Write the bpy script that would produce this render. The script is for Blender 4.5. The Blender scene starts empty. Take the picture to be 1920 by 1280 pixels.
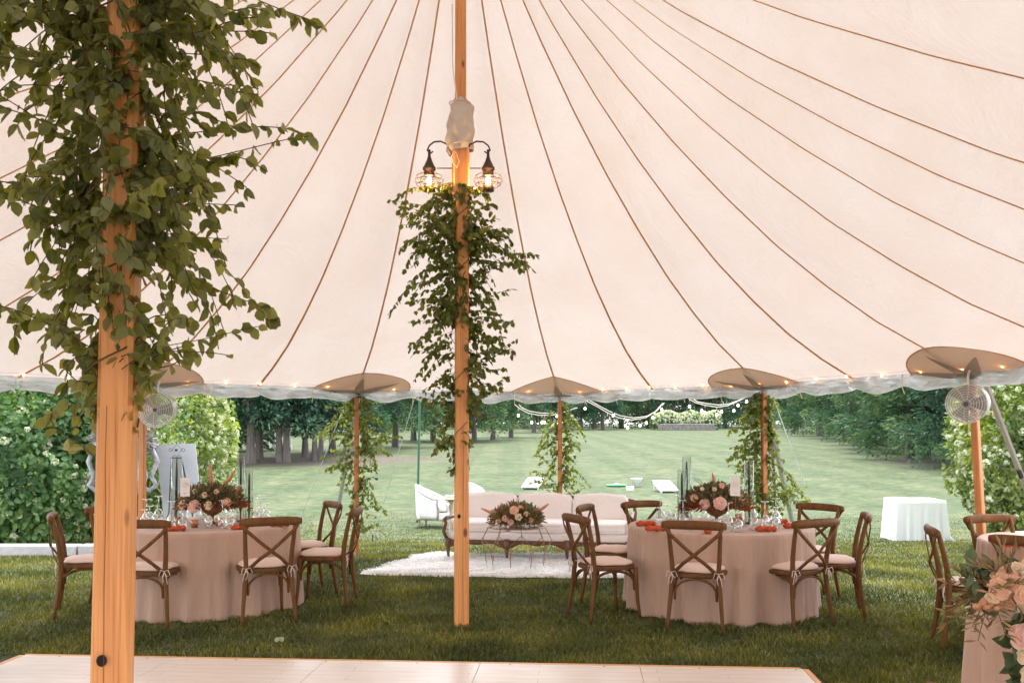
import bpy, math, random
import numpy as np
from math import sin, cos, pi, radians as RAD
from mathutils import Vector, Matrix

random.seed(7); NR = np.random.RandomState(7)
scene = bpy.context.scene
COL = scene.collection

# ---------------------------------------------------------------- camera, world, sun, exposure
F = 1750.0                      # focal length in photo pixels (1920 wide)
CAMZ = 1.6; HOR = 805.0
PITCH = 1.2
cam_d = bpy.data.cameras.new("camera"); cam = bpy.data.objects.new("camera", cam_d); COL.objects.link(cam)
cam.location = (0, 0, CAMZ); cam.rotation_euler = (RAD(90 + PITCH), 0, 0)
cam_d.sensor_width = 36; cam_d.lens = F/1920*36
cam_d.shift_y = (HOR-640 - F*math.tan(RAD(PITCH)))/1920
cam_d.clip_start = .05; cam_d.clip_end = 800
scene.camera = cam

world = bpy.data.worlds.new("World"); scene.world = world; world.use_nodes = True
wt = world.node_tree; bg = wt.nodes['Background']
sky = wt.nodes.new('ShaderNodeTexSky'); sky.sky_type = 'NISHITA'; sky.sun_disc = False
SUN_EL, SUN_AZ = 72.0, 15.0     # azimuth measured from +Y towards +X
sky.sun_elevation = RAD(SUN_EL); sky.sun_rotation = RAD(SUN_AZ)
sky.air_density = 1.0; sky.dust_density = 1.0; sky.ozone_density = 1.0
hs = wt.nodes.new('ShaderNodeHueSaturation'); hs.inputs['Saturation'].default_value = .24
wt.links.new(sky.outputs[0], hs.inputs['Color']); wt.links.new(hs.outputs[0], bg.inputs[0]); bg.inputs[1].default_value = .15
sd = bpy.data.lights.new("sun", 'SUN'); sd.energy = .9; sd.angle = RAD(40); sd.color = (1, .95, .88)
so = bpy.data.objects.new("sun", sd); COL.objects.link(so)
dv = Vector((sin(RAD(SUN_AZ))*cos(RAD(SUN_EL)), cos(RAD(SUN_AZ))*cos(RAD(SUN_EL)), sin(RAD(SUN_EL))))
so.rotation_euler = dv.to_track_quat('Z', 'Y').to_euler(); so.location = (0, 0, 30)
scene.view_settings.view_transform = 'Standard'; scene.view_settings.look = 'None'
scene.view_settings.exposure = 2.65; scene.view_settings.gamma = 1
scene.cycles.max_bounces = 10; scene.cycles.diffuse_bounces = 5; scene.cycles.transparent_max_bounces = 24
scene.cycles.transmission_bounces = 6; scene.cycles.glossy_bounces = 4
scene.cycles.caustics_reflective = False; scene.cycles.caustics_refractive = False
scene.cycles.sample_clamp_indirect = 6
scene.cycles.use_denoising = True

# ---------------------------------------------------------------- helpers
def at(px, s): return (px-960)/s, F/s
def PT(px, py, Y): return Vector(((px-960)*Y/F, Y, CAMZ+(HOR-py)*Y/F))
GY = [-20, 11.5, 14, 17, 24, 30, 45, 70, 130, 200, 400]
GZ = [0, 0, -.17, -.40, -.40, -.28, .08, .6, 1.6, 2.4, 4]
def gz(y): return float(np.interp(y, GY, GZ))

def tag(o, label=None, cat=None, group=None, kind=None):
    if label: o['label'] = label
    if cat: o['category'] = cat
    if group: o['group'] = group
    if kind: o['kind'] = kind
    return o
def thing(name, label, cat, loc=(0,0,0), rz=0, group=None):
    o = bpy.data.objects.new(name, None); COL.objects.link(o); o.empty_display_size = .1
    o.location = loc; o.rotation_euler = (0, 0, rz)
    return tag(o, label, cat, group)
def copy_tree(o, parent=None, keep=True):
    c = o.copy(); COL.objects.link(c); c.parent = parent
    for ch in KIDS.get(o.name, []):
        k = copy_tree(ch, c)
    return c
KIDS = {}
def setparent(o, p):
    o.parent = p
    if p is not None: KIDS.setdefault(p.name, []).append(o)

class MB:
    def __init__(s): s.v = []; s.f = []; s.n = 0
    def add(s, verts, faces):
        b = s.n; s.v.extend([tuple(v) for v in verts]); s.n += len(verts)
        s.f.extend([tuple(i+b for i in f) for f in faces]); return s
    def box(s, c, d, rz=0, M=None):
        x, y, z = d[0]/2, d[1]/2, d[2]/2
        vs = [Vector((i*x, j*y, k*z)) for i in (-1,1) for j in (-1,1) for k in (-1,1)]
        if M is not None: vs = [M @ v for v in vs]
        elif rz: R = Matrix.Rotation(rz, 3, 'Z'); vs = [R @ v for v in vs]
        c = Vector(c); vs = [v+c for v in vs]
        return s.add(vs, [(0,1,3,2),(4,6,7,5),(0,4,5,1),(2,3,7,6),(0,2,6,4),(1,5,7,3)])
    def tube(s, pts, r, n=8, flat=None, up=None, cap=True, closed=False):
        """tube along pts, radius r (number or list); flat=(a,b) gives an elliptical/flat section"""
        pts = [Vector(p) for p in pts]; m = len(pts)
        rs = r if isinstance(r, (list, tuple)) else [r]*m
        vs = []; prev = None
        for i, p in enumerate(pts):
            if closed: t = pts[(i+1) % m]-pts[i-1]
            else: t = pts[min(i+1, m-1)]-pts[max(i-1, 0)]
            t = t.normalized() if t.length > 1e-9 else Vector((0,0,1))
            if prev is None:
                u = Vector(up) if up is not None else (Vector((0,0,1)) if abs(t.z) < .9 else Vector((1,0,0)))
            else: u = prev
            a = u - t*u.dot(t)
            if a.length < 1e-6: a = Vector((1,0,0)) - t*t.x
            a.normalize(); b = t.cross(a); prev = a
            fa, fb = flat if flat else (1, 1)
            for k in range(n):
                th = 2*pi*(k+.5)/n
                vs.append(p + a*(cos(th)*rs[i]*fa) + b*(sin(th)*rs[i]*fb))
        fs = []
        for i in range(m if closed else m-1):
            j = (i+1) % m
            for k in range(n):
                fs.append((i*n+k, i*n+(k+1) % n, j*n+(k+1) % n, j*n+k))
        if cap and not closed:
            fs.append(tuple(range(n))[::-1]); fs.append(tuple((m-1)*n+k for k in range(n)))
        return s.add(vs, fs)
    def lathe(s, prof, c=(0,0,0), n=24, M=None, wob=None):
        vs = []
        for j, (r, z) in enumerate(prof):
            for k in range(n):
                th = 2*pi*k/n; rr = r*(1+(wob(th, z) if wob else 0))
                v = Vector((rr*cos(th), rr*sin(th), z))
                if M is not None: v = M @ v
                vs.append(v+Vector(c))
        fs = []
        for j in range(len(prof)-1):
            for k in range(n):
                fs.append((j*n+k, j*n+(k+1) % n, (j+1)*n+(k+1) % n, (j+1)*n+k))
        if prof[0][0] > 1e-5: fs.append(tuple(range(n))[::-1])
        if prof[-1][0] > 1e-5: fs.append(tuple((len(prof)-1)*n+k for k in range(n)))
        return s.add(vs, fs)
    def build(s, name, mat, parent=None, smooth=False, loc=None, bevel=0, sub=0):
        me = bpy.data.meshes.new(name); me.from_pydata(s.v, [], s.f); me.update()
        o = bpy.data.objects.new(name, me); COL.objects.link(o)
        if mat is not None: me.materials.append(mat)
        if smooth: me.polygons.foreach_set('use_smooth', [True]*len(me.polygons))
        if loc is not None: o.location = loc
        if bevel:
            b = o.modifiers.new('bevel', 'BEVEL'); b.width = bevel; b.segments = 2; b.limit_method = 'ANGLE'
        if sub:
            b = o.modifiers.new('sub', 'SUBSURF'); b.levels = sub; b.render_levels = sub
        setparent(o, parent)
        return o

def npmesh(name, V, Fq, mat, parent=None, smooth=False):
    """V (n,3) array, Fq (m,k) array of k-gons"""
    me = bpy.data.meshes.new(name); k = Fq.shape[1]
    me.vertices.add(len(V)); me.vertices.foreach_set('co', V.astype(np.float32).ravel())
    me.loops.add(Fq.size); me.loops.foreach_set('vertex_index', Fq.astype(np.int32).ravel())
    me.polygons.add(len(Fq)); me.polygons.foreach_set('loop_start', np.arange(0, Fq.size, k, dtype=np.int32))
    me.polygons.foreach_set('loop_total', np.full(len(Fq), k, np.int32))
    if smooth: me.polygons.foreach_set('use_smooth', np.ones(len(Fq), bool))
    me.update(calc_edges=True); me.validate()
    me.materials.append(mat)
    o = bpy.data.objects.new(name, me); COL.objects.link(o); setparent(o, parent)
    return o
def norm(a): return a/np.maximum(np.linalg.norm(a, axis=1, keepdims=True), 1e-9)

LEAF = np.array([(0,0,0),(.30,.30,.10),(.72,.24,.08),(1,0,-.06),(.72,-.24,.08),(.30,-.30,.10),(.5,0,-.02)])
LEAF_F = np.array([(0,6,2,1),(6,3,2,2),(0,5,4,6),(6,4,3,3)])[:, :4]
LEAF_F = np.array([(0,6,2,1),(0,5,4,6),(6,3,2,2),(6,4,3,3)])
ROUND = np.array([(0,0,0),(.18,.26,.07),(.5,.36,.10),(.8,.22,.05),(1,0,-.08),(.8,-.22,.05),(.5,-.36,.10),(.18,-.26,.07),(.5,0,-.03)])
ROUND_F = np.array([(0,8,2,1),(8,4,3,2),(0,7,6,8),(8,6,5,4)])
SPRAY = np.array([(0,0,0),(.55,.26,.03),(1,0,-.1),(.55,-.26,.03)])
SPRAY_F = np.array([(0,3,2,1)])
def leafmesh(name, pos, axis, nrm, size, mat, parent=None, shape='leaf', width=1.0):
    T, TF = dict(leaf=(ROUND, ROUND_F), round=(ROUND, ROUND_F), spray=(SPRAY, SPRAY_F))[shape]
    pos = np.asarray(pos, float); axis = norm(np.asarray(axis, float)); nrm = np.asarray(nrm, float)
    nrm = norm(nrm-axis*np.sum(nrm*axis, 1, keepdims=True)); side = np.cross(nrm, axis)
    size = np.asarray(size, float).reshape(-1, 1, 1)
    w = np.broadcast_to(np.asarray(width, float).reshape(-1, 1, 1), size.shape)
    V = pos[:, None, :] + size*(axis[:, None, :]*T[None, :, 0:1] + w*side[:, None, :]*T[None, :, 1:2] + nrm[:, None, :]*T[None, :, 2:3])
    n = len(pos); Fq = (TF[None]+np.arange(n)[:, None, None]*len(T)).reshape(-1, 4)
    return npmesh(name, V.reshape(-1, 3), Fq, mat, parent)
def rdir(n): return norm(NR.normal(size=(n, 3)))

# ---------------------------------------------------------------- materials
MATS = {}
def nodes(name):
    m = bpy.data.materials.new(name); m.use_nodes = True; t = m.node_tree
    MATS[name] = m
    return m, t, t.nodes['Principled BSDF'], t.nodes['Material Output']
def N(t, typ, **kw):
    n = t.nodes.new(typ)
    for k, v in kw.items():
        if k.startswith('_'): setattr(n, k[1:], v)
        else: n.inputs[k.replace('__', ' ')].default_value = v
    return n
def ramp(t, stops):
    r = t.nodes.new('ShaderNodeValToRGB'); e = r.color_ramp.elements
    while len(e) < len(stops): e.new(.5)
    for i, (p, c) in enumerate(stops): e[i].position = p; e[i].color = (*c, 1)
    return r
def coords(t, scale=(1,1,1), kind='Object', rot=(0,0,0)):
    tc = t.nodes.new('ShaderNodeTexCoord'); mp = t.nodes.new('ShaderNodeMapping')
    mp.inputs['Scale'].default_value = scale; mp.inputs['Rotation'].default_value = rot
    t.links.new(tc.outputs[kind], mp.inputs[0]); return mp.outputs[0]
def mat(name, c1, c2=None, rough=.6, scale=6, stretch=(1,1,1), bump=0, bscale=None, metal=0, detail=5, spec=.5, sheen=0, emit=None, estr=0):
    m, t, b, o = nodes(name)
    c2 = c2 or tuple(x*.8 for x in c1)
    v = coords(t, stretch)
    nz = N(t, 'ShaderNodeTexNoise', Scale=scale, Detail=detail, Roughness=.6); t.links.new(v, nz.inputs['Vector'])
    r = ramp(t, [(.3, c1), (.7, c2)]); t.links.new(nz.outputs['Fac'], r.inputs[0]); t.links.new(r.outputs[0], b.inputs['Base Color'])
    b.inputs['Roughness'].default_value = rough; b.inputs['Metallic'].default_value = metal
    b.inputs['Specular IOR Level'].default_value = spec
    if sheen: b.inputs['Sheen Weight'].default_value = sheen
    if bump:
        n2 = N(t, 'ShaderNodeTexNoise', Scale=bscale or scale*4, Detail=4); t.links.new(v, n2.inputs['Vector'])
        bp = N(t, 'ShaderNodeBump', Strength=1, Distance=bump); t.links.new(n2.outputs['Fac'], bp.inputs['Height']); t.links.new(bp.outputs[0], b.inputs['Normal'])
    if emit: b.inputs['Emission Color'].default_value = (*emit, 1); b.inputs['Emission Strength'].default_value = estr
    return m
def leafmat(name, cols, trans=.35, rough=.45, tcol=None, spec=.4, clump=0):
    m, t, b, o = nodes(name)
    g = t.nodes.new('ShaderNodeNewGeometry')
    r = ramp(t, [(i/(len(cols)-1), c) for i, c in enumerate(cols)])
    t.links.new(g.outputs['Random Per Island'], r.inputs[0])
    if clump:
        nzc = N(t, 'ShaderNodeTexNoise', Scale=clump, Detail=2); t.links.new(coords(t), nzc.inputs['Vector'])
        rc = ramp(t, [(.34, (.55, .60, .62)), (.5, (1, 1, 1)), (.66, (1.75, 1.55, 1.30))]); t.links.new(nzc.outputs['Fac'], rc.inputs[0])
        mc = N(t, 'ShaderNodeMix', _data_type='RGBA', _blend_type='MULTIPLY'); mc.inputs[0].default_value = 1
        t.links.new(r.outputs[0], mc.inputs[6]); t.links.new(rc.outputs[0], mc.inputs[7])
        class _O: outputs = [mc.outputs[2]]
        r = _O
    t.links.new(r.outputs[0], b.inputs['Base Color'])
    b.inputs['Roughness'].default_value = rough; b.inputs['Specular IOR Level'].default_value = spec
    tr = t.nodes.new('ShaderNodeBsdfTranslucent'); mx = t.nodes.new('ShaderNodeMixShader'); mx.inputs[0].default_value = trans
    mu = N(t, 'ShaderNodeMix', _data_type='RGBA', _blend_type='MULTIPLY'); mu.inputs[0].default_value = 1
    t.links.new(r.outputs[0], mu.inputs[6]); mu.inputs[7].default_value = (*(tcol or (1.6, 1.7, .7)), 1)
    t.links.new(mu.outputs[2], tr.inputs[0])
    t.links.new(b.outputs[0], mx.inputs[1]); t.links.new(tr.outputs[0], mx.inputs[2]); t.links.new(mx.outputs[0], o.inputs[0])
    return m

# canopy cloth: translucent sailcloth
def canopymat(name, trans, diff, tf=.72, wr=False):
    m, t, b, o = nodes(name)
    v = coords(t, (1, 1, 1))
    nz = N(t, 'ShaderNodeTexNoise', Scale=1.3, Detail=5, Roughness=.6); t.links.new(v, nz.inputs['Vector'])
    r = ramp(t, [(.3, trans), (.75, tuple(x*y for x, y in zip(trans, (.94, .87, .81))))]); t.links.new(nz.outputs['Fac'], r.inputs[0])
    wv = N(t, 'ShaderNodeTexNoise', Scale=60, Detail=2); v2 = coords(t, (.3, .3, 3)); t.links.new(v2, wv.inputs['Vector'])
    mu = N(t, 'ShaderNodeMix', _data_type='RGBA', _blend_type='MULTIPLY'); mu.inputs[0].default_value = .5
    r2 = ramp(t, [(.35, (.90, .90, .90)), (.65, (1, 1, 1))]); t.links.new(wv.outputs['Fac'], r2.inputs[0])
    t.links.new(r.outputs[0], mu.inputs[6]); t.links.new(r2.outputs[0], mu.inputs[7])
    tr = t.nodes.new('ShaderNodeBsdfTranslucent'); df = N(t, 'ShaderNodeBsdfDiffuse'); df.inputs[0].default_value = (*diff, 1)
    t.links.new(mu.outputs[2], tr.inputs[0])
    if wr:
        nw = N(t, 'ShaderNodeTexNoise', Scale=1.1, Detail=6, Roughness=.62, Distortion=.4); t.links.new(coords(t, (1, 1, .6)), nw.inputs['Vector'])
        bp = N(t, 'ShaderNodeBump', Strength=.75, Distance=.10); t.links.new(nw.outputs['Fac'], bp.inputs['Height'])
        t.links.new(bp.outputs[0], tr.inputs['Normal']); t.links.new(bp.outputs[0], df.inputs['Normal'])
        st = N(t, 'ShaderNodeTexNoise', Scale=3.5, Detail=7, Roughness=.75); t.links.new(v, st.inputs['Vector'])
        rs_ = ramp(t, [(.60, (1, 1, 1)), (.74, (.95, .86, .76))]); t.links.new(st.outputs['Fac'], rs_.inputs[0])
        ms = N(t, 'ShaderNodeMix', _data_type='RGBA', _blend_type='MULTIPLY'); ms.inputs[0].default_value = 1
        t.links.new(mu.outputs[2], ms.inputs[6]); t.links.new(rs_.outputs[0], ms.inputs[7]); t.links.new(ms.outputs[2], tr.inputs[0])
    mx = t.nodes.new('ShaderNodeMixShader'); mx.inputs[0].default_value = tf
    t.links.new(df.outputs[0], mx.inputs[1]); t.links.new(tr.outputs[0], mx.inputs[2]); t.links.new(mx.outputs[0], o.inputs[0])
    return m
M_canopy = canopymat('sailcloth', (.305, .262, .242), (.86, .79, .74), .50, True)
M_patch = canopymat('patch_cloth', (.66, .52, .41), (.66, .53, .42), .50)
M_patch2 = canopymat('corner_cloth', (.40, .36, .32), (.50, .46, .42), .5)
M_web = canopymat('webbing', (.70, .46, .22), (.80, .54, .28), .5)

def woodpole(name, c1, c2, dark):
    m, t, b, o = nodes(name)
    v = coords(t, (9, 9, .55)); nz = N(t, 'ShaderNodeTexNoise', Scale=2.2, Detail=8, Roughness=.65, Distortion=.6); t.links.new(v, nz.inputs['Vector'])
    r = ramp(t, [(.28, c1), (.55, c2), (.8, c1)]); t.links.new(nz.outputs['Fac'], r.inputs[0])
    v2 = coords(t, (30, 30, .5)); n2 = N(t, 'ShaderNodeTexNoise', Scale=3, Detail=6); t.links.new(v2, n2.inputs['Vector'])
    r2 = ramp(t, [(.52, (1, 1, 1)), (.70, (.60, .46, .36))]); t.links.new(n2.outputs['Fac'], r2.inputs[0])
    mu = N(t, 'ShaderNodeMix', _data_type='RGBA', _blend_type='MULTIPLY'); mu.inputs[0].default_value = .8
    t.links.new(r.outputs[0], mu.inputs[6]); t.links.new(r2.outputs[0], mu.inputs[7])
    # knots
    v3 = coords(t, (7, 7, 3.0)); vo = N(t, 'ShaderNodeTexVoronoi', Scale=1.0); t.links.new(v3, vo.inputs['Vector'])
    r3 = ramp(t, [(.0, (1, 1, 1)), (.09, (1, 1, 1)), (.15, (0, 0, 0))]); t.links.new(vo.outputs['Distance'], r3.inputs[0])
    m3 = N(t, 'ShaderNodeMix', _data_type='RGBA'); t.links.new(r3.outputs[0], m3.inputs[0])
    t.links.new(mu.outputs[2], m3.inputs[6]); m3.inputs[7].default_value = (*dark, 1)
    t.links.new(m3.outputs[2], b.inputs['Base Color']); b.inputs['Roughness'].default_value = .45
    bp = N(t, 'ShaderNodeBump', Strength=.5, Distance=.003); t.links.new(n2.outputs['Fac'], bp.inputs['Height']); t.links.new(bp.outputs[0], b.inputs['Normal'])
    return m
M_pole = woodpole('pole_wood', (.80, .37, .13), (.66, .27, .085), (.16, .04, .012))
M_pole2 = woodpole('side_pole_wood', (.62, .24, .07), (.50, .18, .05), (.12, .03, .01))
M_hole = mat('hole_dark', (.01, .006, .004), rough=.9)
M_crack = mat('crack_dark', (.20, .065, .02), rough=.9)
M_chair = mat('walnut', (.185, .078, .026), (.095, .040, .014), spec=.15, rough=.55, scale=5, stretch=(6, 6, 1.2), bump=.0015, detail=7)
M_linen = mat('cushion_linen', (.72, .52, .43), (.66, .47, .39), rough=.9, scale=90, bump=.0008, sheen=.2)
M_tie = mat('cushion_tie', (.72, .56, .46), rough=.9)
M_cloth = mat('table_linen', (.475, .30, .222), (.40, .25, .185), rough=.92, scale=3, stretch=(2.2, 2.2, .35), bump=.045, bscale=3.2, detail=6, sheen=.15)
M_white = mat('white_cloth', (.90, .90, .90), (.86, .86, .87), rough=.9, scale=5, bump=.002)
M_uph = mat('upholstery', (.78, .69, .66), (.72, .63, .60), rough=.9, scale=30, bump=.001, sheen=.2)
M_uphw = mat('white_upholstery', (.80, .79, .77), (.76, .75, .73), rough=.9, scale=30, bump=.001)
M_sofawood = mat('sofa_wood', (.15, .055, .022), (.08, .03, .014), rough=.4, scale=8, stretch=(3, 3, 3))
M_palewood = mat('pale_wood', (.42, .33, .25), (.34, .26, .20), rough=.6, scale=12)
M_copper = mat('wire_copper', (.30, .16, .09), (.22, .11, .06), rough=.35, metal=.7)
M_iron = mat('black_iron', (.03, .028, .028), (.05, .045, .04), rough=.5, metal=.3)
M_bronze = mat('lantern_bronze', (.055, .035, .028), (.09, .05, .035), rough=.5, metal=.5, scale=30)
M_plast = mat('white_paint', (.78, .78, .77), (.74, .74, .73), rough=.45)
M_card = mat('card_paper', (.78, .70, .67), (.76, .68, .65), rough=.8)
M_ink = mat('card_ink', (.50, .30, .26), rough=.8)
M_napkin = mat('napkin_rust', (.54, .085, .024), (.42, .06, .016), rough=.85, scale=25, bump=.003)
M_candle = mat('black_candle', (.018, .018, .022), rough=.4)
M_gold = mat('aged_brass', (.32, .17, .075), (.20, .10, .045), rough=.45, metal=.6, scale=25)
M_votive = mat('copper_votive', (.50, .25, .12), (.35, .16, .07), rough=.35, metal=.6, scale=40)
M_stone = mat('pale_stone', (.52, .50, .49), (.38, .37, .37), rough=.9, scale=9, bump=.01)
M_urn = mat('weathered_stone', (.50, .49, .50), (.16, .16, .18), rough=.9, scale=14, bump=.012, detail=8)
M_rope = mat('white_rope', (.72, .76, .74), rough=.8)
M_strap = mat('grey_strap', (.36, .36, .36), (.42, .42, .42), rough=.7, scale=30)
M_green = mat('green_pole', (.015, .10, .05), rough=.4)
M_greens = mat('green_sheet', (.05, .42, .16), (.04, .34, .12), rough=.7)
M_teal = mat('teal_plastic', (.08, .30, .36), rough=.4)
M_sleeve = mat('sleeve_canvas', (.62, .52, .45), (.54, .44, .38), rough=.9, scale=8, bump=.003, bscale=14)
M_cord = mat('cotton_cord', (.80, .74, .66), rough=.9)
M_bark = mat('cedar_bark', (.17, .145, .13), (.075, .062, .055), rough=.95, scale=4, stretch=(5, 5, .7), bump=.04, bscale=6, detail=7)
M_stem = mat('vine_stem', (.10, .055, .025), (.07, .06, .025), rough=.7)
M_rug = mat('white_hide', (.90, .89, .88), (.84, .83, .82), rough=1, scale=7, bump=.02, bscale=30)
M_bulb_on = mat('warm_bulb', (1, .6, .25), rough=.4, emit=(1, .46, .14), estr=5)
M_fest = mat('festoon_bulb', (1, .9, .75), rough=.3, emit=(1, .85, .65), estr=1.3)
M_fil = mat('filament', (1, .6, .2), rough=.4, emit=(1, .42, .09), estr=5)
M_grey = mat('fan_plastic', (.34, .32, .31), (.30, .28, .27), rough=.4)
M_fan_dark = mat('fan_motor', (.09, .09, .09), rough=.5)
M_pinkfl = leafmat('pink_bloom', [(.75, .05, .18), (.85, .12, .25), (.6, .03, .12)], .3, tcol=(1.1, .8, .9))
M_peach = leafmat('peach_petal', [(.85, .52, .34), (.88, .62, .45), (.86, .56, .39)], .3, rough=.6, tcol=(1.1, .9, .8), spec=.2)
M_cream = leafmat('cream_petal', [(.86, .72, .52), (.88, .76, .58), (.84, .66, .46)], .3, rough=.6, tcol=(1.1, .95, .8), spec=.2)
M_blush = leafmat('blush_petal', [(.84, .56, .47), (.87, .63, .54), (.82, .52, .44)], .3, rough=.6, tcol=(1.1, .9, .85), spec=.2)
M_dried = leafmat('dried_foliage', [(.15, .10, .045), (.30, .17, .08), (.12, .12, .05), (.40, .22, .12), (.18, .18, .09)], .2, rough=.8, tcol=(1.3, 1, .8), spec=.1)
M_rustleaf = leafmat('rust_foliage', [(.30, .055, .02), (.42, .10, .035), (.20, .04, .018)], .3, rough=.8, tcol=(1.3, .9, .7), spec=.1)
M_plume = mat('pampas_plume', (.62, .30, .16), (.50, .23, .12), rough=1, scale=60, bump=.006)
M_sage = leafmat('bouquet_leaf', [(.07, .10, .045), (.10, .14, .07), (.15, .17, .10)], .2, rough=.55)
M_vine = leafmat('smilax_leaf', [(.12, .14, .038), (.18, .20, .062), (.15, .175, .055), (.28, .30, .16), (.065, .095, .028)], .42, rough=.34, tcol=(2.2, 1.9, .4), spec=.5)
M_vine2 = leafmat('smilax_leaf_small', [(.085, .110, .024), (.135, .160, .040), (.105, .135, .032), (.20, .22, .08)], .42, rough=.32, tcol=(2.0, 1.95, .45), spec=.5)
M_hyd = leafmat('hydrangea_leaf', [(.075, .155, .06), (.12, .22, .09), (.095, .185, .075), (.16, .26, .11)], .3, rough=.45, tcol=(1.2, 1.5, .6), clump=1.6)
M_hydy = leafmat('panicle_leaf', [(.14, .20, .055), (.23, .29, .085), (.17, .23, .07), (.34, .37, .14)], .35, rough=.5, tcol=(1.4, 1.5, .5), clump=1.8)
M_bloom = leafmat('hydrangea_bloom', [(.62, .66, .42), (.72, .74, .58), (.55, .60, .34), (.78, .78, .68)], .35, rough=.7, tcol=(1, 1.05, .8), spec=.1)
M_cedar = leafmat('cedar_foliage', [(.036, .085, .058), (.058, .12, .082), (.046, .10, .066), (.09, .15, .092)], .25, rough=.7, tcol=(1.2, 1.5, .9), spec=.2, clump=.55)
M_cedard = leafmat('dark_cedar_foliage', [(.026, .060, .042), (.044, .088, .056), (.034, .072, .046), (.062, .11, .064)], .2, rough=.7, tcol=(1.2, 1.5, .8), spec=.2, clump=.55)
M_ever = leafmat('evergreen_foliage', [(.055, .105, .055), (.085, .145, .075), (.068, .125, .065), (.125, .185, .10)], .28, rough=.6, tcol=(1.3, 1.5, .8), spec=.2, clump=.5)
M_purple = leafmat('purple_plant', [(.16, .13, .17), (.26, .24, .28), (.09, .10, .09)], .2, rough=.6)

def glassmat(name, tint=(.98, .99, .985), refl=.9, base=.05, ior=1.45):
    m, t, b, o = nodes(name)
    t.nodes.remove(b)
    lf = N(t, 'ShaderNodeLayerWeight', Blend=.5); lw = N(t, 'ShaderNodeMath', _operation='POWER'); lw.inputs[1].default_value = 2.6; t.links.new(lf.outputs['Facing'], lw.inputs[0]); tp = N(t, 'ShaderNodeBsdfTransparent'); tp.inputs[0].default_value = (*tint, 1)
    gl = N(t, 'ShaderNodeBsdfGlossy', Roughness=.02); gl.inputs[0].default_value = (refl, refl, refl, 1)
    ad = N(t, 'ShaderNodeMath', _operation='ADD'); ad.inputs[1].default_value = base; t.links.new(lw.outputs[0], ad.inputs[0])
    mx = t.nodes.new('ShaderNodeMixShader'); t.links.new(ad.outputs[0], mx.inputs[0]); t.links.new(tp.outputs[0], mx.inputs[1]); t.links.new(gl.outputs[0], mx.inputs[2])
    t.links.new(mx.outputs[0], o.inputs[0]); return m
M_glass = glassmat('clear_glass', (.93, .95, .94), 1.0, .16)
M_cylglass = glassmat('hurricane_glass', (.94, .98, .96), .7, .03)
M_fanwire = mat('fan_wire', (.80, .78, .76), rough=.4)
# rolled clear vinyl
def vinylmat():
    m, t, b, o = nodes('clear_vinyl')
    v = coords(t, (1, 1, 1)); nz = N(t, 'ShaderNodeTexNoise', Scale=1.5, Detail=2.5, Distortion=1.2, Roughness=.45)
    v = coords(t, (1.6, 1.6, 4)); t.links.new(v, nz.inputs['Vector'])
    b.inputs['Base Color'].default_value = (.62, .61, .60, 1); b.inputs['Roughness'].default_value = .07
    b.inputs['Specular IOR Level'].default_value = .9
    bp = N(t, 'ShaderNodeBump', Strength=1, Distance=.16); t.links.new(nz.outputs['Fac'], bp.inputs['Height']); t.links.new(bp.outputs[0], b.inputs['Normal'])
    tl = N(t, 'ShaderNodeBsdfTranslucent'); tl.inputs[0].default_value = (.62, .61, .60, 1)
    tp = N(t, 'ShaderNodeBsdfTransparent'); tp.inputs[0].default_value = (.85, .88, .87, 1)
    r = ramp(t, [(.40, (0, 0, 0)), (.60, (1, 1, 1))]); t.links.new(nz.outputs['Fac'], r.inputs[0])
    m1 = t.nodes.new('ShaderNodeMixShader'); m1.inputs[0].default_value = .45; t.links.new(b.outputs[0], m1.inputs[1]); t.links.new(tl.outputs[0], m1.inputs[2])
    m2 = t.nodes.new('ShaderNodeMixShader'); mm = N(t, 'ShaderNodeMath', _operation='MULTIPLY'); mm.inputs[1].default_value = .45
    t.links.new(r.outputs[0], mm.inputs[0]); t.links.new(mm.outputs[0], m2.inputs[0]); t.links.new(m1.outputs[0], m2.inputs[1]); t.links.new(tp.outputs[0], m2.inputs[2])
    t.links.new(m2.outputs[0], o.inputs[0]); return m
M_vinyl = vinylmat()

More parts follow.
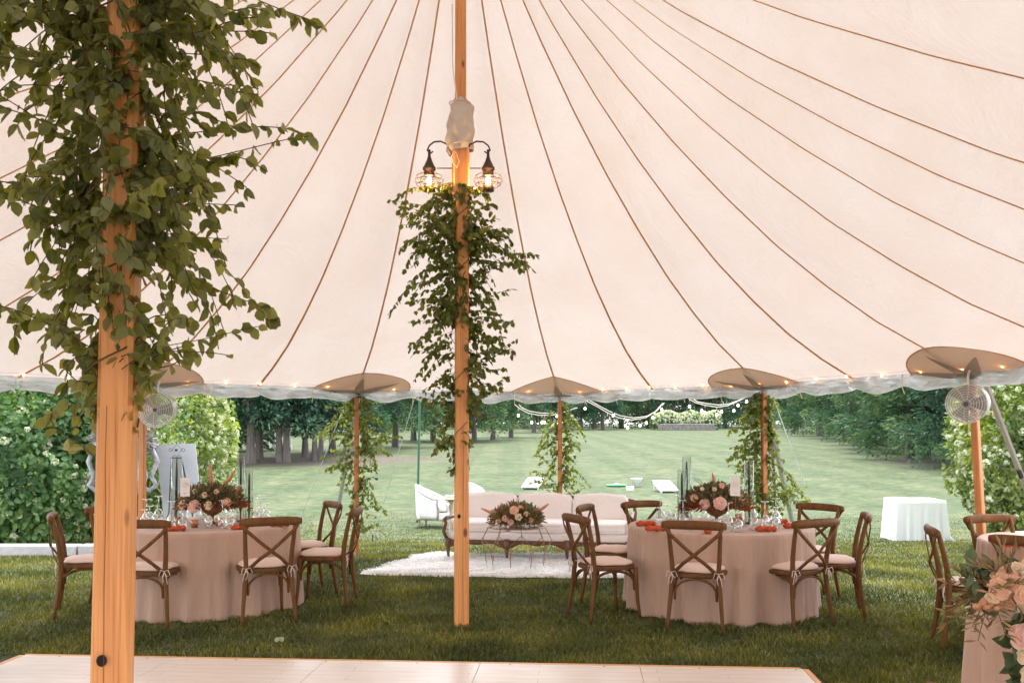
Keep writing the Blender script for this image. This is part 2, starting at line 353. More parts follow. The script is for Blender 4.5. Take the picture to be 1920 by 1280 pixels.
# lawn
def lawnmat():
    m, t, b, o = nodes('lawn_grass'); L = t.links
    v = coords(t)
    def nz(s, d=6, vec=v):
        n = N(t, 'ShaderNodeTexNoise', Scale=s, Detail=d, Roughness=.65); L.new(vec, n.inputs['Vector']); return n.outputs['Fac']
    def mix(fac, a, c, mode='MIX'):
        n = N(t, 'ShaderNodeMix', _data_type='RGBA', _blend_type=mode)
        if isinstance(fac, float): n.inputs[0].default_value = fac
        else: L.new(fac, n.inputs[0])
        for i, x in ((6, a), (7, c)):
            if isinstance(x, tuple): n.inputs[i].default_value = (*x, 1)
            else: L.new(x, n.inputs[i])
        return n.outputs[2]
    r1 = ramp(t, [(.32, (.060, .088, .043)), (.5, (.080, .106, .055)), (.68, (.115, .125, .073))]); L.new(nz(.55), r1.inputs[0])
    r2 = ramp(t, [(.35, (.62, .66, .62)), (.65, (1.38, 1.30, 1.28))]); L.new(nz(3.2, 10), r2.inputs[0])
    c = mix(1.0, r1.outputs[0], r2.outputs[0], 'MULTIPLY')
    # pale dry streaks
    r3 = ramp(t, [(.56, (0, 0, 0)), (.72, (.8, .8, .8))]); L.new(nz(2.6, 8, coords(t, (.5, 1.6, 1))), r3.inputs[0])
    c = mix(r3.outputs[0], c, (.145, .135, .080))
    # mowing stripes
    wv = N(t, 'ShaderNodeTexWave', _wave_type='BANDS', _bands_direction='X', Scale=.13, Distortion=.6); L.new(v, wv.inputs['Vector'])
    r4 = ramp(t, [(.35, (.93, .95, .93)), (.65, (1.08, 1.06, 1.04))]); L.new(wv.outputs['Fac'], r4.inputs[0])
    c = mix(1.0, c, r4.outputs[0], 'MULTIPLY')
    # leaf litter beds under the trees
    for (cx, cy, rx, ry) in ((-10.8, 46.5, 9.5, 7.0), (21, 42, 4.5, 7)):
        mp = N(t, 'ShaderNodeMapping'); L.new(v, mp.inputs[0]); mp.inputs['Location'].default_value = (-cx/rx, -cy/ry, 0); mp.inputs['Scale'].default_value = (1/rx, 1/ry, 0)
        gr = N(t, 'ShaderNodeVectorMath', _operation='LENGTH'); L.new(mp.outputs[0], gr.inputs[0])
        ad = N(t, 'ShaderNodeMath', _operation='MULTIPLY_ADD'); L.new(nz(.8), ad.inputs[0]); ad.inputs[1].default_value = .9; L.new(gr.outputs['Value'], ad.inputs[2])
        rr = ramp(t, [(.92/1.6, (.85, .85, .85)), (1.45/1.6, (0, 0, 0))])
        dv_ = N(t, 'ShaderNodeMath', _operation='DIVIDE'); L.new(ad.outputs[0], dv_.inputs[0]); dv_.inputs[1].default_value = 1.6
        L.new(dv_.outputs[0], rr.inputs[0])
        r5 = ramp(t, [(.35, (.085, .062, .050)), (.65, (.17, .14, .12))]); L.new(nz(6, 8), r5.inputs[0])
        c = mix(rr.outputs[0], c, r5.outputs[0])
    L.new(c, b.inputs['Base Color']); b.inputs['Roughness'].default_value = .9; b.inputs['Specular IOR Level'].default_value = .15
    bp = N(t, 'ShaderNodeBump', Strength=.8, Distance=.03); L.new(nz(40, 6), bp.inputs['Height']); L.new(bp.outputs[0], b.inputs['Normal'])
    return m
M_lawn = lawnmat()
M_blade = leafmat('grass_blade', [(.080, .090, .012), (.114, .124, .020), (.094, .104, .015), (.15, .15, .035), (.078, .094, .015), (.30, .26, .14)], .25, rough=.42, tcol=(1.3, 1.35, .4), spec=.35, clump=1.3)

# ---------------------------------------------------------------- ground
def build_ground():
    ys = list(np.arange(-25, 30, 1.0))+list(np.arange(30, 140, 5.0))+[140, 170, 200, 260, 330, 400]
    xs = [-300, -200, -120, -80, -50, -30, -20, -10, -5, 0, 5, 10, 20, 30, 50, 80, 120, 200, 300]
    V = np.array([(x, y, gz(y)) for y in ys for x in xs]); nx = len(xs)
    Fq = np.array([(j*nx+i, j*nx+i+1, (j+1)*nx+i+1, (j+1)*nx+i) for j in range(len(ys)-1) for i in range(nx-1)])
    o = npmesh('lawn', V, Fq, M_lawn, None, True); tag(o, 'wide mown lawn running from the tent back to the trees', 'lawn', kind='structure')
build_ground()

def build_grass():
    n = 330000
    # density falls with distance
    u = NR.rand(n); Y = 5.4*(24/5.4)**u
    X = (NR.rand(n)*2-1)*(Y*.58+.3)
    thin = NR.rand(n) < np.clip((23-Y)/12, 0, 1)**.8
    keep = thin & ~((Y < 6.62+.0 - .073*(X+3.4)) & (X < 1.98) & (X > -3.6))
    X, Y = X[keep], Y[keep]; n = len(X)
    Z = np.interp(Y, GY, GZ)
    clump = np.sin(X*3.1+np.sin(Y*2.3)*2)*np.sin(Y*2.7+np.sin(X*1.7)*2)
    h = (.024+.020*NR.rand(n)+.012*clump)*(1.1-.5*np.clip((Y-10)/12, 0, 1))
    ang = NR.rand(n)*2*pi; w = .0022+.0018*NR.rand(n)+.00028*Y
    lean = NR.normal(size=(n, 2))*.45*h[:, None]
    b = np.stack([X, Y, Z-.004], 1); sd_ = np.stack([np.cos(ang)*w, np.sin(ang)*w, 0*w], 1)
    mid = b+np.stack([lean[:, 0]*.35, lean[:, 1]*.35, h*.6], 1)
    tip = b+np.stack([lean[:, 0], lean[:, 1], h], 1)
    V = np.stack([b-sd_, b+sd_, mid+sd_*.8, tip, mid-sd_*.8], 1).reshape(-1, 3)
    i = np.arange(n)*5
    Fq = np.stack([i, i+1, i+2, i+4], 1); Ft = np.stack([i+4, i+2, i+3, i+3], 1)
    me_o = npmesh('grass', V, Fq, M_blade)
    # tips as a second set of faces would be heavy: keep blade bodies as quads reaching the tip
    co = V.reshape(-1, 5, 3); co[:, 2] = co[:, 3]+sd_*.25; co[:, 4] = co[:, 3]-sd_*.25
    me_o.data.vertices.foreach_set('co', co.astype(np.float32).ravel()); me_o.data.update()
    tag(me_o, 'short green grass blades covering the lawn around the tables', 'grass', kind='stuff')
build_grass()

# ---------------------------------------------------------------- tent
C1 = Vector((-.424, F/229, 0))           # rear centre pole
C0 = Vector((-1.22, F/615, 0))           # front-left centre pole
K = 7/6
EAVE = [ # (x, y, is_pole) clockwise from far axis point to the right
 (.68, 13.25, 1), None, (2.96, 9.4*K, 1), None, (4.08, 8.27, 1), (4.40, 6.85, 0), (4.6, 4.8*K, 1), (4.8, 4.0*K, 0), (4.95, 3.3*K, 1),
 (5.0, 2.0*K, 0), (5.0, .8, 1), (5.0, -.8, 0), (4.8, -2.4, 1), (3.6, -3.9, 0), (1.6, -4.9, 1), (-.9, -5.2, 0), (-3.4, -4.8, 1), (-5.2, -3.2, 0), (-6.0, -1.2, 1),
 (-6.1, 1.0, 0), (-6.1, 2.6, 1), (-6.05, 4.2, 0), (-6.0, 5.7, 1), (-6.0, 7.0, 0), (-5.6, 7.0*K, 1), (-4.95, 9.35, 0), (-4.06, 8.8*K, 1), None, (-2.01, 10.35*K, 1), None]
n_e = len(EAVE)
for i in range(n_e):
    if EAVE[i] is None:
        a, b = EAVE[i-1], EAVE[(i+1) % n_e]; EAVE[i] = ((a[0]+b[0])/2, (a[1]+b[1])/2, 0)
EV = [Vector((e[0], e[1], 0)) for e in EAVE]
APEX, EAVEZ = 6.38, 2.13
TG = [0, .1, .2, .3, .4, .5, .6, .7, .8, .9, 1]; GG = [1, .845, .70, .567, .45, .345, .25, .17, .1, .045, 0]
def edge_hit(A, d):
    best = None
    for i in range(n_e):
        p, q = EV[i], EV[(i+1) % n_e]; e = q-p
        den = d.x*e.y-d.y*e.x
        if abs(den) < 1e-9: continue
        t = ((p.x-A.x)*e.y-(p.y-A.y)*e.x)/den; u = ((p.x-A.x)*d.y-(p.y-A.y)*d.x)/den
        if t > 0 and -1e-6 <= u <= 1+1e-6:
            if best is None or t > best: best = t
    return best
def gfun(t): return float(np.interp(t, TG, GG))
def canopy_z(P, t1):
    g1 = gfun(t1); d = Vector((P.x-C0.x, P.y-C0.y, 0)); L = d.length
    if L < 1e-4: g0 = 1
    else:
        h = edge_hit(C0, d/L); g0 = gfun(min(1, L/h))
    g = (g1**7+g0**7)**(1/7) if (g1 > 0 or g0 > 0) else 0
    return EAVEZ+(APEX-EAVEZ)*min(g, 1.0)
def canopy_pt(i, fr, t, dz=0):
    """point on the canopy: eave segment i, fraction fr along it, t from apex (0) to eave (1)"""
    e = EV[i].lerp(EV[(i+1) % n_e], fr); P = C1.lerp(e, t)
    sag = -.085*sin(pi*fr)*sin(pi*min(t, 1))*(1 if True else 0)
    return Vector((P.x, P.y, canopy_z(P, t)+sag+dz))
tent = thing('sailcloth_tent', 'white peaked sailcloth tent roof with tan seams over the whole lawn party', 'tent', (0, 0, 0))
def build_canopy():
    SUBD, TS = 8, 46
    ts = [.012+(1-.012)*k/TS for k in range(TS+1)]
    V = []; cols = n_e*SUBD
    for i in range(n_e):
        for s in range(SUBD):
            for t in ts: V.append(canopy_pt(i, s/SUBD, t))
    V = np.array([tuple(v) for v in V]); m = len(ts)
    Fq = np.array([(c*m+k, ((c+1) % cols)*m+k, ((c+1) % cols)*m+k+1, c*m+k+1) for c in range(cols) for k in range(TS)])
    npmesh('canopy', V, Fq, M_canopy, tent, True)
    # seams of webbing, one ribbon per eave point
    for i in range(n_e):
        mb = MB(); pts = [canopy_pt(i, 0, .02+.98*k/60, -.006) for k in range(61)]
        e = EV[i]-C1; sd = Vector((-e.y, e.x, 0)).normalized()
        vs = []
        for k, p in enumerate(pts):
            w = .0068+.004*(k/60)
            if EAVE[i][2] == 0: w = .0062+.009*(k/60)**2
            vs += [p-sd*w, p+sd*w, p+sd*w+Vector((0, 0, -.006)), p-sd*w+Vector((0, 0, -.006))]
        fs = []
        for k in range(60):
            for q in range(4): fs.append((k*4+q, k*4+(q+1) % 4, k*4+4+(q+1) % 4, k*4+4+q))
        mb.add(vs, fs).build('seam', M_web, tent)
    # round reinforcement patches at each pole
    for i in range(n_e):
        if not EAVE[i][2] or EV[i].y < 3: continue
        c = EV[i]; mb = MB(); R = .92 if i == 0 else .70; na, nr = 40, 8; vs = []
        def onc(x, y, dz):
            P = Vector((x, y, 0)); d = P-C1; L = d.length; h = edge_hit(C1, d/L)
            return Vector((x, y, canopy_z(P, min(L/h, 1))+dz)), L/h
        pts = []
        inw = (C1-c).normalized(); a0 = math.atan2(inw.y, inw.x)
        for a in range(na+1):
            for r in range(nr+1):
                th = a0-pi/2-.30+(pi+.6)*a/na; rr = R*r/nr
                inx = cos(th-a0)*rr*.66; lat_ = sin(th-a0)*rr; x, y = c.x+cos(a0)*inx-sin(a0)*lat_, c.y+sin(a0)*inx+cos(a0)*lat_
                P = Vector((x, y, 0)); d = P-C1; L = d.length; h = edge_hit(C1, d/L)
                if L > h*.998: P = C1+d/L*h*.998; L = h*.998
                # follow the sag between seams too: just hang 3 cm below
                vs.append((P.x, P.y, canopy_z(P, L/h)-.012-.035*sin(pi*min(1, r/nr))))
        fs = [(a*(nr+1)+r, (a+1)*(nr+1)+r, (a+1)*(nr+1)+r+1, a*(nr+1)+r+1) for a in range(na) for r in range(nr)]
        mb.add(vs, fs).build('reinforcement_patch', M_patch, tent, True)
        rim = [vs[a*(nr+1)+nr] for a in range(na+1)]; MB().tube([(p[0], p[1], p[2]-.004) for p in rim], .006, 5).build('patch_seam', M_web, tent)
        # star of strap facings: three lens shapes
        for da in (-1.02, 0, 1.02):
            th = a0+da; mb = MB(); vs = []
            LL = .44 if da == 0 else .58
            for k in range(9):
                u = k/8; rr = LL*u; w = .085*(1-u)**.8+.004
                for sg in (-1, 1):
                    x = c.x+cos(th)*rr-sin(th)*w*sg; y = c.y+sin(th)*rr+cos(th)*w*sg
                    P = Vector((x, y, 0)); d = P-C1; L = d.length; h = edge_hit(C1, d/L)
                    if L > h*.997: P = C1+d/L*h*.997; L = h*.997
                    vs.append((P.x, P.y, canopy_z(P, L/h)-.075))
            mb.add(vs, [(2*k, 2*k+1, 2*k+3, 2*k+2) for k in range(8)]).build('corner_facing', M_patch2, tent)
    # hem band along the eave and the rolled clear side wall below it
    for i in range(n_e):
        a, b = EV[i], EV[(i+1) % n_e]; L = (b-a).length
        if max(a.y, b.y) < 3.5: continue
        mb = MB(); n = max(10, int(L/.05)); vs = []; tdir = (b-a).normalized(); out = Vector((-tdir.y, tdir.x, 0))
        if out.dot(a-C1) < 0: out = -out
        rs = random.Random(i*11+5); ph = rs.random()*6; ng = max(2, round(L/.62))
        for k in range(n+1):
            u = k/n; P = a.lerp(b, u); sw = abs(sin(pi*u*ng))
            drop = .105+.050*sw+.014*sin(u*17+ph)
            bul = .05+.02*sin(u*23+ph)+.02*sw
            prof = [(-.0, .012), (-.03, -.02), (-.060-.022*sin(u*21), -.045), (-.025+.026*sin(u*27+ph), -.075), (-.055, -drop*.85), (-.02, -drop-.012), (.03, -drop), (.05, -drop*.7), (.045, -.03), (.015, .01)]
            for (o_, z_) in prof: vs.append(P+out*(o_*(1+bul*3))+Vector((0, 0, EAVEZ+z_)))
        m = 10; fs = [(k*m+q, (k+1)*m+q, (k+1)*m+q+1, k*m+q+1) for k in range(n) for q in range(m-1)]
        mb.add(vs, fs).build('rolled_side_wall', M_vinyl, tent, True)
        for g in range(1, ng):
            mt = MB(); P = a.lerp(b, g/ng)-out*.075; mt.tube([P+Vector((0, 0, EAVEZ+.0)), P+Vector((0, 0, EAVEZ-.13)), P+out*.02+Vector((.006, 0, EAVEZ-.19))], .005, 5)
            mt.build('wall_tie', M_cord, tent)
build_canopy()

# square poles with chamfered corners
def sqpole(mb, x, y, z0, z1, w0, w1, rot=0, n=10, lean=(0, 0)):
    vs = []
    for k in range(n+1):
        u = k/n; w = (w0+(w1-w0)*u)/2; c = w*.22; z = z0+(z1-z0)*u
        pr = [(w, -w+c), (w, w-c), (w-c, w), (-w+c, w), (-w, w-c), (-w, -w+c), (-w+c, -w), (w-c, -w)]
        for (px, py) in pr:
            vs.append((x+px*cos(rot)-py*sin(rot)+lean[0]*u, y+px*sin(rot)+py*cos(rot)+lean[1]*u, z))
    fs = [(k*8+q, k*8+(q+1) % 8, (k+1)*8+(q+1) % 8, (k+1)*8+q) for k in range(n) for q in range(8)]
    fs += [tuple(range(8))[::-1], tuple(n*8+q for q in range(8))]
    return mb.add(vs, fs)
p0 = thing('tent_centre_pole', 'thick square orange pine pole in the left foreground wrapped in big leaved vine', 'tent pole', (C0.x, C0.y, 0))
sqpole(MB(), -.003, 0, 0, APEX-.02, .107, .084, RAD(8), 10, (.085, 0)).build('shaft', M_pole, p0)
def disc_at(px, py, Y, r, name, m, parent, base, sy=1.0):
    c = PT(px, py, Y)-Vector(base); mb = MB(); vs = []
    for k in range(20):
        th = 2*pi*k/20; vs.append(c+Vector((cos(th)*r, -.0, sin(th)*r*sy)))
    vs2 = [v+Vector((0, .004, 0)) for v in vs]
    mb.add(vs+vs2, [tuple(range(20))]+[(k, (k+1) % 20, 20+(k+1) % 20, 20+k) for k in range(20)]); return mb.build(name, m, parent)
disc_at(194, 1236, C0.y-.066, .0150, 'bolt_hole', M_hole, p0, (C0.x, C0.y, 0), 1.15)
def crack(parent, base, pts, w=.0016):
    MB().tube([Vector(p)-Vector(base) for p in pts], w, 4).build('crack', M_crack, parent)
crack(p0, (C0.x, C0.y, 0), [PT(199, 1279, C0.y-.0665), PT(198, 1100, C0.y-.066), PT(200, 950, C0.y-.065), PT(198, 860, C0.y-.065), PT(200, 760, C0.y-.0645)], .0011)
p1 = thing('tent_centre_pole', 'square orange pine pole in mid picture carrying lanterns and a vine garland', 'tent pole', (C1.x, C1.y, 0))
sqpole(MB(), .012, 0, 0, 3.85, .114, .104, RAD(10)).build('shaft', M_pole, p1)
sqpole(MB(), 0, .0, 3.8, APEX, .092, .086, RAD(6)).build('upper_shaft', M_pole, p1)
sqpole(MB(), 0, 0, 3.52, 3.90, .136, .136, RAD(10), 2).build('splice_block', M_pole, p1)
disc_at(861, 967, C1.y-.067, .0125, 'bolt_hole', M_hole, p1, (C1.x, C1.y, 0), 1.4)
crack(p1, (C1.x, C1.y, 0), [PT(869, 1165, C1.y-.067), PT(868, 1000, C1.y-.066), PT(869, 900, C1.y-.065), PT(868, 800, C1.y-.064)], .0018)

# canvas sleeve gathered around the splice
def sleeve():
    t = tag(thing('pole_sleeve', 'slouched beige canvas sleeve gathered around the middle pole above the lanterns', 'sleeve', (C1.x, C1.y, 3.9)))
    prof = []; n = 44; rows = 22; vs = []
    for j in range(rows+1):
        u = j/rows; z = -.02+.44*u
        base = .092 if u < .08 else (.096+.020*sin(pi*u) if u < .9 else .088-.03*(u-.9)/.1)
        base *= 1.0-.16*u
        ox = -.018*sin(pi*u*1.2)*(1-u)+.020*sin(pi*u)*u
        for k in range(n):
            th = 2*pi*k/n
            w = .010*sin(5*th+9*u)+.009*sin(3*th-14*u+1)+.006*sin(9*th+13*u)*(1 if .08 < u < .92 else .3)
            if u < .1 or u > .92: w += .0035*sin(18*th)
            tilt = .022*cos(th+.3)*(1-u)
            vs.append((ox+(base+w)*cos(th), (base+w)*sin(th), z+tilt))
    fs = [(j*n+k, j*n+(k+1) % n, (j+1)*n+(k+1) % n, (j+1)*n+k) for j in range(rows) for k in range(n)]
    MB().add(vs, fs).build('canvas_tube', M_sleeve, t, True)
    for zz, r in ((.035, .108), (.385, .088)):
        MB().tube([(r*cos(2*pi*k/30)-.005, r*sin(2*pi*k/30), zz+.018*cos(2*pi*k/30)*(1 if zz < .2 else 0)) for k in range(30)], .0045, 5, closed=True).build('gathered_hem', M_sleeve, t, True)
    MB().tube([PT(847, 0, C1.y-.09)-Vector((C1.x, C1.y, 3.9)), PT(848, 120, C1.y-.09)-Vector((C1.x, C1.y, 3.9)), PT(856, 182, C1.y-.1)-Vector((C1.x, C1.y, 3.9))], .0045, 5).build('cord', M_cord, t)
    MB().tube([PT(x, y, C1.y-.115)-Vector((C1.x, C1.y, 3.9)) for x, y in ((850, 280), (846, 290), (848, 302), (856, 312), (860, 300), (855, 285), (851, 280))], .004, 5).build('cord', M_cord, t)
sleeve()

# side poles
side = []
descr = {0: 'slim brown side pole behind the sofa with a thin vine wound on it', 2: 'slim brown side pole behind the right table wrapped in thick vine',
         4: 'slim brown side pole at right carrying the tilted drum fan', 28: 'slim brown side pole beside the left table wrapped in vine', 26: 'slim brown side pole carrying the round fan near the white signboard'}
for i in range(n_e):
    if EAVE[i][2] and i in descr:
        x, y = EV[i].x, EV[i].y; z = gz(y)
        t = thing('tent_side_pole', descr[i], 'tent pole', (x, y, z), group='side poles of the tent')
        ln = (0, 0)
        if i == 4: ln = (-.10, 0)
        sqpole(MB(), -ln[0], 0, 0, EAVEZ-z+.01, .068, .06, RAD(10*i), 4, ln).build('shaft', M_pole2, t)
        MB().lathe([(.04, 0), (.04, .05), (.02, .06)], (0, 0, EAVEZ-z-.06), 12).build('pole_cap', M_strap, t)

# ---------------------------------------------------------------- vines
def garland(name, label, cx, cy, s, rows, nst, seed, size, m, side_bias=1.0, front=.25, zpad=0, stemr=.0016, lat=1.0, fr_in=.06):
    """rows: (photo y, left reach px, right reach px, density)"""
    R = random.Random(seed); Y = F/s
    zs = [CAMZ+(HOR-r[0])/s for r in rows]; Ls = [r[1]/s for r in rows]; Rs = [r[2]/s for r in rows]; Ds = [r[3] for r in rows]
    o = np.argsort(zs); zs = np.array(zs)[o]; Ls = np.array(Ls)[o]; Rs = np.array(Rs)[o]; Ds = np.array(Ds)[o]
    t = thing(name, label, 'vine garland', (cx, cy, float(zs[0])), group='vine garlands on the tent poles')
    stems = MB(); pos = []; ax = []; nr = []; sz = []
    z0, z1 = zs[0], zs[-1]+zpad
    made = 0; tries = 0
    while made < nst and tries < nst*20:
        tries += 1
        ze = R.uniform(z0, z1); d = float(np.interp(ze, zs, Ds))
        if R.random() > d: continue
        sgn = 1 if R.random() < .5 else -1
        reach = float(np.interp(ze, zs, Rs if sgn > 0 else Ls))
        if reach < .005: continue
        made += 1
        reach *= .62+.55*(.5+.5*sin(ze*19+sgn*2.1+seed)*cos(ze*31*sgn+seed*1.7))
        rr = reach*(1-.85*R.random()**1.0) if R.random() < .85 else reach
        # azimuth around the pole: mostly sideways, some towards or away
        az = R.uniform(-1.15, 1.15)
        if R.random() < front: az = R.uniform(-1.5, 1.5)
        ex, ey = sgn*rr*lat, rr*math.tan(az)*.45
        ey = max(-.38, min(.38, ey))
        if R.random() < fr_in*d*d: ex, ey = R.uniform(-.10, .10), -R.uniform(.08, .17)
        drop = R.uniform(-.16, .30)*(.5+min(1, rr/.3)); zs_ = min(ze+drop, z1+.02)
        a = Vector((sgn*.05, R.uniform(-.07, .07), zs_)); e = Vector((ex, ey, ze))
        mk = R.uniform(.35, .8); mid = Vector((ex*mk, ey*mk, max(zs_, ze)+R.uniform(-.10, .10)))
        n = max(5, int(((mid-a).length+(e-mid).length)/.03)); pts = []
        wob = R.random()*6
        for k in range(n+1):
            u = k/n; p = a*(1-u)**2+mid*2*u*(1-u)+e*u*u
            p = p+Vector((sin(u*9+wob), cos(u*8+wob), sin(u*7+wob*2)))*.010; pts.append(p)
        stems.tube([p-Vector((0, 0, z0)) for p in pts], stemr, 4, cap=False)
        for k in range(1, n+1):
            if R.random() < .10: continue
            for q in range(2 if R.random() < .8 else 1):
                p = pts[k]; tg = (pts[k]-pts[k-1]).normalized()
                dr = Vector((R.uniform(-1, 1), R.uniform(-1, 1), R.uniform(-1.15, .35)))+tg*.6+Vector((0, 0, -.25))
                pos.append((p.x, p.y, p.z-z0)); ax.append(tuple(dr)); 
                nr.append((R.uniform(-1, 1), R.uniform(-1.2, .4), R.uniform(-.2, 1))); sz.append(size*R.uniform(.6, 1.2))
    # stem winding up the pole
    zz = [z0+(z1-z0)*k/60 for k in range(61)]
    stems.tube([(.078*cos(k*.55)*(.8 if s < 200 else 1), .078*sin(k*.55)*(.8 if s < 200 else 1), z-z0) for k, z in enumerate(zz)], stemr*1.8, 5)
    stems.build('stem', M_stem, t)
    leafmesh('foliage', pos, ax, nr, sz, m, t, 'round', NR.uniform(.75, 1.15, len(pos)))
    return t
garland('vine_garland', 'dense big leaved vine hanging round the left foreground pole', C0.x, C0.y, 615,
        [(-60, 330, 300, 1), (60, 330, 310, 1), (150, 330, 345, 1), (250, 290, 310, 1), (330, 250, 250, 1), (430, 235, 260, 1), (500, 150, 235, .95), (560, 150, 215, .9), (620, 170, 240, .75), (690, 180, 130, .65), (760, 180, 110, .55), (800, 125, 125, .25)],
        250, 3, .049, M_vine, front=.12, zpad=.0, stemr=.0018, lat=1.0, fr_in=.10)
garland('vine_garland', 'long vine garland spilling below the lanterns on the middle pole', C1.x, C1.y, 229,
        [(352, 22, 28, .6), (372, 70, 60, 1), (400, 125, 95, 1), (450, 115, 125, 1), (490, 105, 140, 1), (540, 120, 105, 1), (600, 128, 90, .95), (640, 95, 100, .8), (690, 112, 105, .8), (720, 85, 100, .7), (760, 65, 45, .55), (830, 62, 20, .45), (880, 15, 20, .15)],
        245, 5, .052, M_vine2, stemr=.0018, fr_in=.12)
def sgar(i, s, rows, nst, seed, label, m=M_vine2, size=.053):
    x, y = EV[i].x, EV[i].y
    garland('vine_garland', label, x, y, s, rows, int(nst*1.5), seed, size, m, stemr=.0018, lat=1.28)
sgar(28, 145, [(745, 25, 30, .6), (780, 45, 48, 1), (800, 65, 60, 1), (840, 60, 65, 1), (870, 32, 36, .9), (905, 55, 32, .8), (940, 10, 38, .8), (970, 5, 40, .7), (1010, 5, 20, .3)], 85, 11, 'loose vine garland on the slim side pole beside the left table')
sgar(0, 132, [(755, 45, 8, .3), (790, 30, 28, .7), (825, 22, 40, .8), (850, 32, 22, .8), (880, 48, 36, .9), (920, 28, 45, .9), (935, 10, 20, .5)], 55, 12, 'sparse vine winding up the slim side pole behind the sofa')
sgar(2, 157, [(745, 20, 20, .6), (780, 35, 28, 1), (830, 45, 15, 1), (860, 65, 30, 1), (890, 40, 48, 1), (920, 25, 60, .9), (960, 15, 52, .8), (985, 5, 40, .5)], 105, 13, 'thick vine garland on the slim side pole behind the right table')

# ---------------------------------------------------------------- lanterns
def lantern(px, label, sgn):
    Y = C1.y-.02; s = F/Y
    c = PT(px, 345, Y); t = thing('onion_lantern', label, 'lantern', c, group='lanterns on the middle pole')
    k = 1/s
    def Z(py): return CAMZ+(HOR-py)/s-c.z
    # metal cap
    MB().lathe([(.010, Z(278)), (.012, Z(290)), (.022, Z(298)), (.046, Z(310)), (.054, Z(312)), (.054, Z(316)), (.044, Z(317)), (.044, Z(327)), (.048, Z(328)), (.0, Z(329))][::-1], (0, 0, 0), 20).build('cap', M_bronze, t, True)
    MB().lathe([(.0, Z(357)), (.048, Z(357)), (.050, Z(355)), (.044, Z(346)), (.036, Z(345)), (0, Z(345))], (0, 0, 0), 20).build('base', M_bronze, t, True)
    MB().lathe([(.036, Z(347)), (.064, Z(344)), (.084, Z(336)), (.070, Z(329)), (.04, Z(326))], (0, 0, 0), 20).build('glass_globe', M_glass, t, True)
    MB().lathe([(.006, Z(347)), (.015, Z(342)), (.020, Z(336)), (.014, Z(330)), (.005, Z(325)), (0, Z(324))], (0, 0, 0), 12).build('bulb', M_fil, t, True)
    pl = bpy.data.lights.new('lantern_glow', 'POINT'); pl.energy = 2.8; pl.color = (1, .55, .22); pl.shadow_soft_size = .03
    po = bpy.data.objects.new('glow', pl); COL.objects.link(po); po.location = (0, -.035, Z(336)); po.parent = t
    cage = MB()
    for a in range(8):
        th = a*pi/4; pts = []
        for q in range(11):
            u = q/10; ph = -pi/2*.9+pi*.9*u; r = .040+.076*cos(ph); z = Z(336)+.060*sin(ph)
            pts.append((r*cos(th), r*sin(th), z))
        cage.tube(pts, .0022, 5)
    for zz, r in ((Z(336), .116), (Z(344), .103), (Z(328), .103)):
        cage.tube([(r*cos(2*pi*q/28), r*sin(2*pi*q/28), zz) for q in range(28)], .0024, 5, closed=True)
    cage.build('wire_cage', M_bronze, t, True)
    MB().tube([(0, 0, Z(278)), (0, 0, Z(283)), (.0, 0, Z(292))], .012, 8).build('hanger', M_bronze, t)
    # scroll arm from the pole
    wx = (px-863)*k*-1
    hook = [( -wx-(-wx)*1.0, 0, 0)]
    hook = []
    for (dx, py) in ((46, 320), (44, 300), (41, 283), (34, 268), (22, 262), (9, 263), (0, 270), (-4, 279), (2, 285), (7, 281)):
        hook.append((-sgn*dx*k, 0, Z(py)))
    MB().tube(hook, .0065, 6, flat=(1, 1.6)).build('scroll_arm', M_bronze, t, True)
    MB().tube([(-sgn*46*k, 0, Z(313)), (-sgn*14*k, 0, Z(313))], .005, 6).build('brace', M_bronze, t)
    MB().box((-sgn*46*k, .0, Z(325)), (.022, .07, .20)).build('backplate', M_bronze, t, bevel=.003)
lantern(804, 'bronze cage lantern glowing on the left side of the middle pole', -1)
lantern(915, 'bronze cage lantern glowing on the right side of the middle pole', 1)
for nm, x in (('a', -.25), ('b', .25)):
    pass

